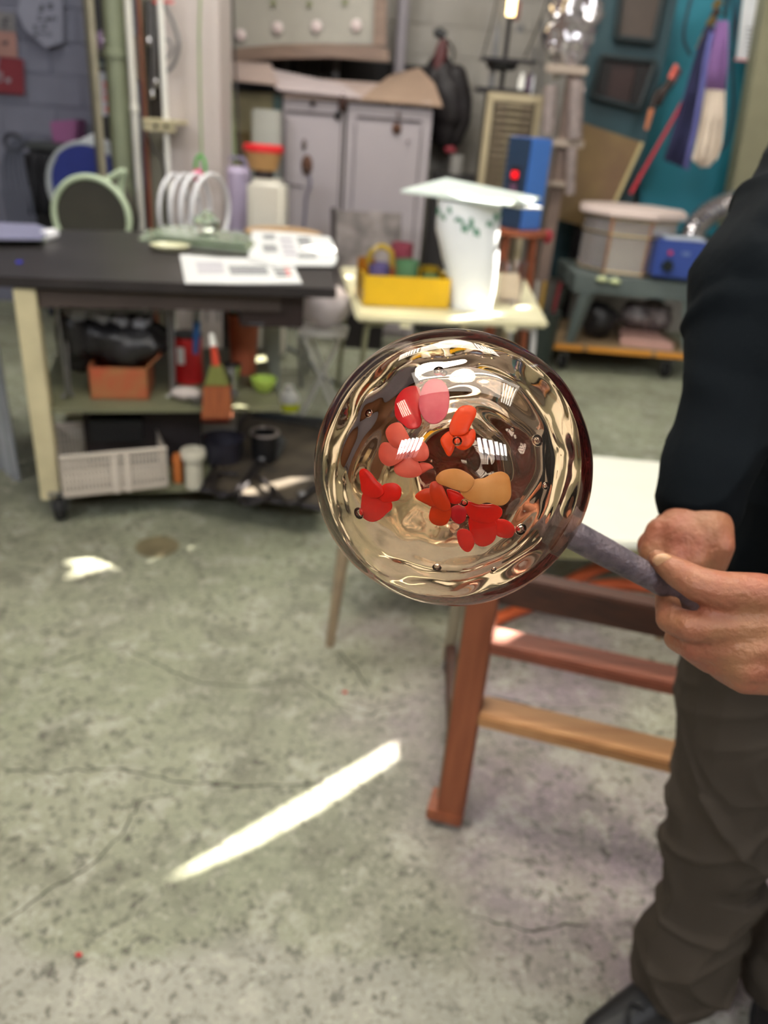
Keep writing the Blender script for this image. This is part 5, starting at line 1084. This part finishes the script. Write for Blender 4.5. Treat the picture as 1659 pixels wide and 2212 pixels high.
# petals lie within the front wall; where they stand is found by following the sight line into the glass
def inglass(cx_, cy_, rr):
    d = ray(660+cx_/2.592, 700+cy_/2.592).normalized(); oc = EYE-BC; b_ = oc.dot(d); dis = b_*b_-(oc.dot(oc)-BR*BR)
    p = EYE+d*(-b_-math.sqrt(max(dis,0))); n_ = (p-BC).normalized(); ci = -n_.dot(d); eta = 1/1.5
    t_ = (d*eta+n_*(eta*ci-math.sqrt(1-eta*eta*(1-ci*ci)))).normalized(); oc = p-BC; b_ = oc.dot(t_); dis = b_*b_-(oc.dot(oc)-rr*rr)
    return p+t_*(-b_-math.sqrt(max(dis,0)))
def petalmat(nm, c, c2): return mat(nm, c, .35, var=.1, scale=60, alt=c2)
pink = petalmat('petal_pink',(240,130,150),(228,100,124)); pred = petalmat('petal_crimson',(226,30,44),(200,20,36)); salmon = petalmat('petal_salmon',(244,116,100),(232,96,80))
orange = petalmat('petal_orange',(255,80,10),(240,64,8)); scar = petalmat('petal_scarlet',(252,34,22),(236,26,20)); pe = petalmat('petal_cream',(246,190,120),(236,164,88)); ored = petalmat('petal_orange_red',(240,70,16),(216,60,20))
PET = [
 (pink,0,'pink',[(640,400),(665,340),(710,308),(765,318),(800,370),(805,440),(790,510),(750,552),(705,558),(668,535),(642,490),(633,445)]),
 (pred,4,'crimson',[(500,450),(515,405),(550,365),(600,348),(640,365),(650,430),(645,500),(652,545),(630,580),(580,585),(545,560),(505,520)]),
 (salmon,1,'salmon',[(455,640),(448,600),(470,565),(510,548),(540,560),(575,620),(592,660),(590,700),(560,715),(520,700),(480,680)]),
 (salmon,2,'salmon',[(412,700),(430,665),(470,665),(520,695),(570,718),(545,760),(500,790),(460,798),(425,775),(410,740)]),
 (salmon,3,'salmon',[(590,665),(620,645),(655,650),(685,685),(692,735),(670,765),(630,770),(600,755),(565,725),(575,690)]),
 (salmon,4,'salmon',[(495,795),(540,752),(575,730),(620,760),(645,800),(650,840),(600,862),(540,858),(500,835)]),
 (salmon,5,'salmon',[(635,780),(690,780),(716,805),(690,817),(645,838)]),
 (orange,1,'orange',[(808,565),(835,500),(870,462),(920,455),(955,475),(955,510),(930,560),(900,612),(850,625),(812,615)]),
 (orange,2,'orange',[(812,602),(835,650),(835,690),(815,735),(795,735),(775,700),(760,670),(758,640),(785,610)]),
 (orange,3,'orange',[(845,615),(895,608),(935,585),(952,605),(948,650),(920,690),(880,706),(845,690),(825,650)]),
 (scar,1,'scarlet',[(302,835),(312,815),(338,812),(370,838),(400,878),(430,908),(440,950),(400,975),(350,970),(318,940),(310,890)]),
 (scar,2,'scarlet',[(400,930),(430,905),(455,893),(500,892),(530,915),(536,950),(520,985),(485,995),(440,1000),(405,970)]),
 (scar,3,'scarlet',[(315,1000),(325,950),(370,935),(430,950),(476,990),(484,1030),(455,1060),(415,1095),(370,1107),(330,1090),(312,1060)]),
 (ored,3,'orange red',[(612,960),(640,935),(680,920),(740,925),(775,965),(760,1005),(705,1022),(680,1012),(645,995),(618,978)]),
 (ored,2,'orange red',[(700,890),(735,880),(765,905),(790,960),(812,1020),(790,1045),(740,1035),(705,990),(692,940)]),
 (ored,4,'orange red',[(712,1010),(770,1000),(812,1030),(810,1080),(790,1120),(755,1132),(715,1122),(692,1098),(690,1060)]),
 (pe,0,'cream',[(728,860),(760,825),(810,810),(860,812),(910,835),(945,868),(935,912),(900,938),(850,930),(790,910),(740,890)]),
 (pe,1,'cream',[(868,925),(930,880),(960,865),(1000,860),(1050,835),(1100,825),(1140,850),(1152,910),(1150,970),(1120,1010),(1080,1018),(1020,1000),(970,1010),(910,985),(880,960)]),
 (scar,5,'scarlet',[(790,925),(830,930),(880,955),(885,985),(850,1008),(810,1000),(795,965)]),
 (pred,5,'crimson',[(812,1030),(860,1012),(900,1045),(895,1100),(860,1122),(825,1105),(805,1065)]),
 (scar,6,'scarlet',[(885,985),(950,1000),(1010,1010),(1060,1010),(1100,1035),(1102,1070),(1075,1100),(1020,1120),(960,1110),(915,1080),(895,1040)]),
 (scar,7,'scarlet',[(915,1090),(960,1070),(1020,1075),(1068,1110),(1070,1150),(1065,1200),(1030,1235),(980,1245),(940,1215),(920,1160)]),
 (scar,8,'scarlet',[(1065,1105),(1110,1095),(1150,1115),(1168,1150),(1150,1190),(1105,1195),(1065,1175)]),
 (scar,3,'scarlet',[(848,1170),(875,1150),(915,1158),(942,1195),(945,1240),(915,1275),(880,1262),(855,1225)])]
def rounded(pts, n_=44):
    P_ = [Vector((x,y,0)) for x,y in pts]; N_ = len(P_); out = []
    for i in range(N_):
        a,b,c,d = P_[i-1],P_[i],P_[(i+1)%N_],P_[(i+2)%N_]
        for k in range(6):
            t = k/6; out.append(.5*((2*b)+(c-a)*t+(2*a-5*b+4*c-d)*t*t+(3*b-a-3*c+d)*t**3))
    return out
for (m,st_,word,pts) in PET:
    out = rounded(pts); n_ = len(out); cen = sum(out,Vector())/n_; rr = BR*(.86-.012*st_); q = MB(); rings = ((1.,0.),(.975,.0009),(.80,.0017),(.45,.0021))
    for sgn in (1,-1):
        for k_,hh_ in rings:
            for o_ in out:
                w = cen+(o_-cen)*k_; p = inglass(w.x,w.y,rr); q.v.append(p+(p-BC).normalized()*(sgn*hh_*.55))
    R4 = len(rings)
    for s_ in (0,1):
        for r_ in range(R4-1):
            for i in range(n_):
                a = (s_*R4+r_)*n_+i; b = (s_*R4+r_)*n_+(i+1)%n_; f = (a,b,b+n_,a+n_); q.f.append(f if s_==0 else tuple(reversed(f)))
        f = tuple((s_*R4+R4-1)*n_+i for i in range(n_)); q.f.append(f if s_==0 else tuple(reversed(f)))
    for i in range(n_): q.f.append((i,(i+1)%n_,R4*n_+(i+1)%n_,R4*n_+i))
    o = q.build('petal', m, gb, smooth=True); o['label'] = word+' glass petal'
# air bubbles caught in the wall
airm = glassm('air_in_glass', (1,1,1,1), 0, 1/1.5)
for cx_,cy_,r_ in ((745,262,24),(775,275,16),(352,498,18),(1295,652,26),(850,655,20),(735,1365,20),(1205,1150,26),(300,1060,26),(645,325,9),(1160,590,10),(705,768,6),(890,1000,16),(1055,1375,12),(1345,905,16)):
    p = inglass(cx_,cy_,BR*.90); sc = (1,1,1)
    MB().ball(p, r_/2.592/FP*.44*1.35, 10).build('air_bubble', airm, gb, smooth=True)
# ================================================================ the man at the right
def remesh(name, mb, voxel, m, parent, disp=None, smooth=4, subdiv=0):
    me = bpy.data.meshes.new('tmp'); org = Vector(parent['_o']); me.from_pydata([tuple(v-org) for v in mb.v],[],mb.f); me.update()
    bm = bmesh.new(); bm.from_mesh(me); bmesh.ops.recalc_face_normals(bm, faces=bm.faces); bm.to_mesh(me); bm.free()
    o = bpy.data.objects.new('tmp', me); COL.objects.link(o)
    r_ = o.modifiers.new('r','REMESH'); r_.mode = 'VOXEL'; r_.voxel_size = voxel; s_ = o.modifiers.new('s','SMOOTH'); s_.iterations = smooth; s_.factor = .5
    dg = bpy.context.evaluated_depsgraph_get(); ev = o.evaluated_get(dg); nm = bpy.data.meshes.new_from_object(ev, depsgraph=dg)
    bpy.data.objects.remove(o); nm.name = name
    if disp:
        ns = [v.normal.copy() for v in nm.vertices]
        for v,n_ in zip(nm.vertices,ns): v.co += n_*disp(v.co+org)
    nm.shade_smooth(); nm.materials.clear(); nm.materials.append(m)
    q = bpy.data.objects.new(name, nm); COL.objects.link(q); q.parent = parent; q['_o'] = tuple(org); return q
man = thing('person', 'man in navy shirt and grey-brown trousers gripping the steel pipe', 'person', (.68,.95,0))
skin = mat('skin', (150,104,72), .5, var=.2, scale=24, alt=(152,88,66), bump=.25, bscale=180)
shirt_m = mat('navy_shirt', (12,17,21), .95, var=.2, scale=10, bump=.08, bscale=200); trs_m = mat('taupe_trousers', (70,63,55), .85, var=.12, scale=5, bump=.2, bscale=300)
for m_ in (shirt_m, trs_m): m_.node_tree.nodes['Principled BSDF'].inputs['Specular IOR Level'].default_value = .12
FD = Vector((-.447,-.894,0)); RF = Matrix.Rotation(math.radians(63.4),3,'Z')          # he faces the viewer's left
SD = Vector((.894,-.447,0))
HIP = Vector((.66,.975,.93)); CH = Vector((.665,.965,1.32)); NK = Vector((.665,.955,1.56)); HD = Vector((.655,.935,1.725))
SF = Vector((.505,1.03,1.50)); EF = Dp(1625,640,.885); WF = Dp(1512,1085,.79)
SN = Vector((.81,.86,1.48)); EN = Vector((.67,.66,1.20)); WN = Dp(1880,1385,.70)
HN = Vector((.582,1.0,.90)); KN = Vector((.608,.965,.48)); AN = Vector((.622,.955,.10))
HF = Vector((.755,.93,.90)); KF = Vector((.80,.96,.48)); AF = Vector((.85,.99,.10))
b = MB()
RN = Matrix.Rotation(math.radians(28),3,'Z')
def turned(mb, o_, c):
    R_ = RN if c == AN else RF
    for i in range(o_, len(mb.v)): mb.v[i] = c+R_ @ (mb.v[i]-c)
b.chain([(HIP-SD*.06,.10),(CH-SD*.06,.10)]); b.chain([(HIP+SD*.06,.10),(CH+SD*.06,.10)]); b.chain([(CH,.11),(NK-Vector((0,0,.07)),.07),(NK,.055),(HD-Vector((0,0,.06)),.06)])
b.chain([(NK-Vector((0,0,.08)),.06),(SF,.050),(EF,.038),(WF,.028)]); b.chain([(NK-Vector((0,0,.08)),.06),(SN,.050),(EN,.040),(WN,.029)])
b.chain([(HN,.085),(KN,.055),(AN,.040)]); b.chain([(HF,.085),(KF,.055),(AF,.040)])
for A_,D_ in ((AN,Matrix.Rotation(math.radians(28),3,'Z') @ Vector((-1,0,0))),(AF,FD)): b.chain([(A_,.036),(A_+D_*.02-Vector((0,0,.05)),.033),(A_+D_*.12-Vector((0,0,.072)),.020)])
# head
o_ = len(b.v); b.ball(HD,.095,12,(1.02,.80,1.18)); b.ball(HD+Vector((-.035,0,-.07)),.055,10,(1,.85,.9)); b.ball(HD+Vector((-.098,0,-.02)),.013,8,(1.2,.8,1.6))
for s_ in (-1,1): b.ball(HD+Vector((.0,.078*s_,-.015)),.022,8,(.8,.4,1.4))
b.ball(HD+Vector((-.088,0,-.062)),.016,8,(.6,1.5,.5)); turned(b, o_, HD)
def ch(P_): b.chain([(Dp(x,y,d),r) for x,y,d,r in P_])
# far hand (a fist seen from its back)
ch([(1510,1085,.79,.027),(1492,1135,.775,.026),(1470,1160,.765,.026)]); ch([(1510,1100,.785,.026),(1520,1150,.77,.026)])
ch([(1432,1155,.762,.017),(1412,1195,.755,.0135),(1418,1232,.775,.011)])
ch([(1468,1165,.757,.016),(1456,1212,.750,.0135),(1462,1240,.775,.011)])
ch([(1505,1165,.757,.016),(1497,1215,.752,.013),(1502,1238,.775,.011)])
ch([(1548,1140,.768,.015),(1556,1180,.760,.0125),(1545,1216,.768,.0115),(1538,1232,.785,.010)])
ch([(1455,1130,.785,.016),(1404,1178,.780,.0125),(1412,1222,.785,.010)])
# near hand closed on the pipe, thumb along its top
ch([(1880,1385,.70,.028),(1740,1330,.645,.030),(1668,1312,.640,.022)]); ch([(1880,1385,.70,.028),(1720,1395,.645,.033),(1660,1400,.645,.026)])
ch([(1668,1345,.632,.016),(1600,1352,.622,.0128),(1492,1354,.618,.0118),(1448,1338,.628,.0108),(1440,1292,.648,.0090)])
ch([(1670,1395,.634,.016),(1605,1402,.626,.0130),(1502,1398,.636,.0112),(1462,1380,.655,.0100),(1474,1340,.672,.0085)])
ch([(1670,1440,.640,.015),(1610,1440,.630,.0130),(1532,1424,.645,.0108),(1492,1402,.662,.0095),(1505,1362,.682,.0082)])
ch([(1675,1462,.650,.014),(1608,1468,.636,.0108),(1562,1448,.655,.0092),(1532,1428,.672,.0080)])
ch([(1700,1310,.640,.021),(1640,1282,.622,.0150),(1560,1276,.612,.0140),(1508,1262,.612,.0132),(1462,1236,.618,.0112),(1420,1208,.622,.0078)])
body = remesh('body', b, .003, skin, man, smooth=3)
nl = Dp(1432,1211,.6145); MB().ball(nl,.0062,8,(1.3,.5,.9)).build('thumb_nail', mat('nail',(206,160,120),.3,var=.04), man, smooth=True)
for s_ in (-1,1):
    q = MB().ball(HD+Vector((-.083,.030*s_,.005)),.013,10); turned(q,0,HD); e_ = q.build('eye', mat('eye_white',(225,220,214),.2,var=.02), man, smooth=True)
    q = MB().ball(HD+Vector((-.0935,.030*s_,.005)),.0055,8,(.6,1,1)); turned(q,0,HD); q.build('iris', mat('iris_brown',(44,28,20),.2), e_, smooth=True)
h_ = MB().ball(HD+Vector((.018,0,.028)),.102,14,(1.0,.86,1.08)); h_.v = [Vector((max(v.x,HD.x-.075),v.y,max(v.z,HD.z-.035+(.10 if v.x<HD.x-.05 else 0)))) for v in h_.v]; turned(h_,0,HD)
h_.build('hair', mat('dark_hair',(28,24,22),.7,var=.3,scale=60,bump=.8,bscale=200), man, smooth=True)
def folds(p):
    q = p.z*30+p.x*20+4*noise.noise(p*6); d = max(0,math.sin(q+4*noise.noise(p*9)))**3*.005
    a = max(0., 1-abs(noise.noise(Vector((p.x*8+p.z*6,p.y*8,p.z*16))))*3.2)**2
    return d+a*.005+noise.noise(Vector((p.x*12,p.y*12,p.z*22)))*.004-.001
s = MB()
for k in (-1,1): s.chain([(Vector((.66,.975,.99))+SD*.065*k,.118),(CH+SD*.06*k,.125)])
s.chain([(CH,.13),(NK-Vector((0,0,.10)),.09),(NK-Vector((0,0,.05)),.068)])
s.chain([(NK-Vector((0,0,.10)),.085),(SF,.082),(SF.lerp(EF,.5),.070),(EF,.062),(EF.lerp(WF,.5)+Vector((.004,0,0)),.045),(WF+(EF-WF)*.02,.040)])
s.chain([(NK-Vector((0,0,.10)),.085),(SN,.080),(EN,.060),(WN.lerp(EN,.35),.047)])
sh = remesh('shirt', s, .004, shirt_m, man, folds, 2)
def ridge(v): return max(0., 1-abs(noise.noise(v))*3.2)**2
def folds2(p):
    w = 1.0 if p.z < .60 else .45
    a = ridge(Vector((p.x*5+p.z*5,p.y*5-p.x*4,p.z*6))); b_ = ridge(Vector((p.x*8-p.z*9+4,p.y*8,p.z*7+2)))
    return .001+w*(a*.013+b_*.008)+noise.noise(Vector((p.x*5,p.y*5,p.z*6)))*.008
s = MB()
s.chain([(HIP-SD*.05+Vector((0,0,.06)),.115),(HN-Vector((0,0,.02)),.112)]); s.chain([(HIP+SD*.05+Vector((0,0,.06)),.115),(HF-Vector((0,0,.02)),.112)])
s.chain([(HN,.112),(HN.lerp(KN,.5),.102),(KN,.084),(KN.lerp(AN,.35),.074)]); s.lathe([(.076,0),(.078,.06),(.076,.2),(.074,.3)],AN+Vector((.0,.0,-.012)),(.0,.0,1),32,sx=1.05)
s.chain([(HF,.110),(HF.lerp(KF,.5),.100),(KF,.084),(KF.lerp(AF,.35),.076)]); s.lathe([(.076,0),(.078,.06),(.076,.2),(.074,.3)],AF+Vector((-.01,-.01,-.035)),(0,0,1),32)
remesh('trousers', s, .004, trs_m, man, folds2, 1)
shoe_m = mat('black_shoe', (26,26,28), .5, var=.2); sole = mat('shoe_sole', (44,44,46), .7)
for A_ in (AN,AF):
    s = MB().chain([(A_+Vector((.03,0,-.045)),.042),(A_+Vector((-.07,0,-.05)),.044),(A_+Vector((-.17,0,-.062)),.034)]).chain([(A_+Vector((.01,0,.0)),.052),(A_+Vector((.0,0,-.04)),.046)]); turned(s,0,A_)
    sh_ = remesh('shoe', s, .004, shoe_m, man, None, 3)
    s = MB().prism([A_+Vector((.08,-.03,-.1)),A_+Vector((.08,.03,-.1)),A_+Vector((-.06,.045,-.1)),A_+Vector((-.16,.038,-.1)),A_+Vector((-.21,0,-.1)),A_+Vector((-.16,-.038,-.1)),A_+Vector((-.06,-.045,-.1))],(0,0,.022)); turned(s,0,A_); s.build('sole', sole, sh_, bevel=.004)
    s = MB().tube(spline([A_+Vector((-.10,-.02,-.008)),A_+Vector((-.12,0,-.004)),A_+Vector((-.14,-.03,-.02)),A_+Vector((-.16,-.05,-.03))],5),.003,6); turned(s,0,A_); s.build('lace', black, sh_, smooth=True)
for o in bpy.data.objects:
    if '_o' in o: del o['_o']
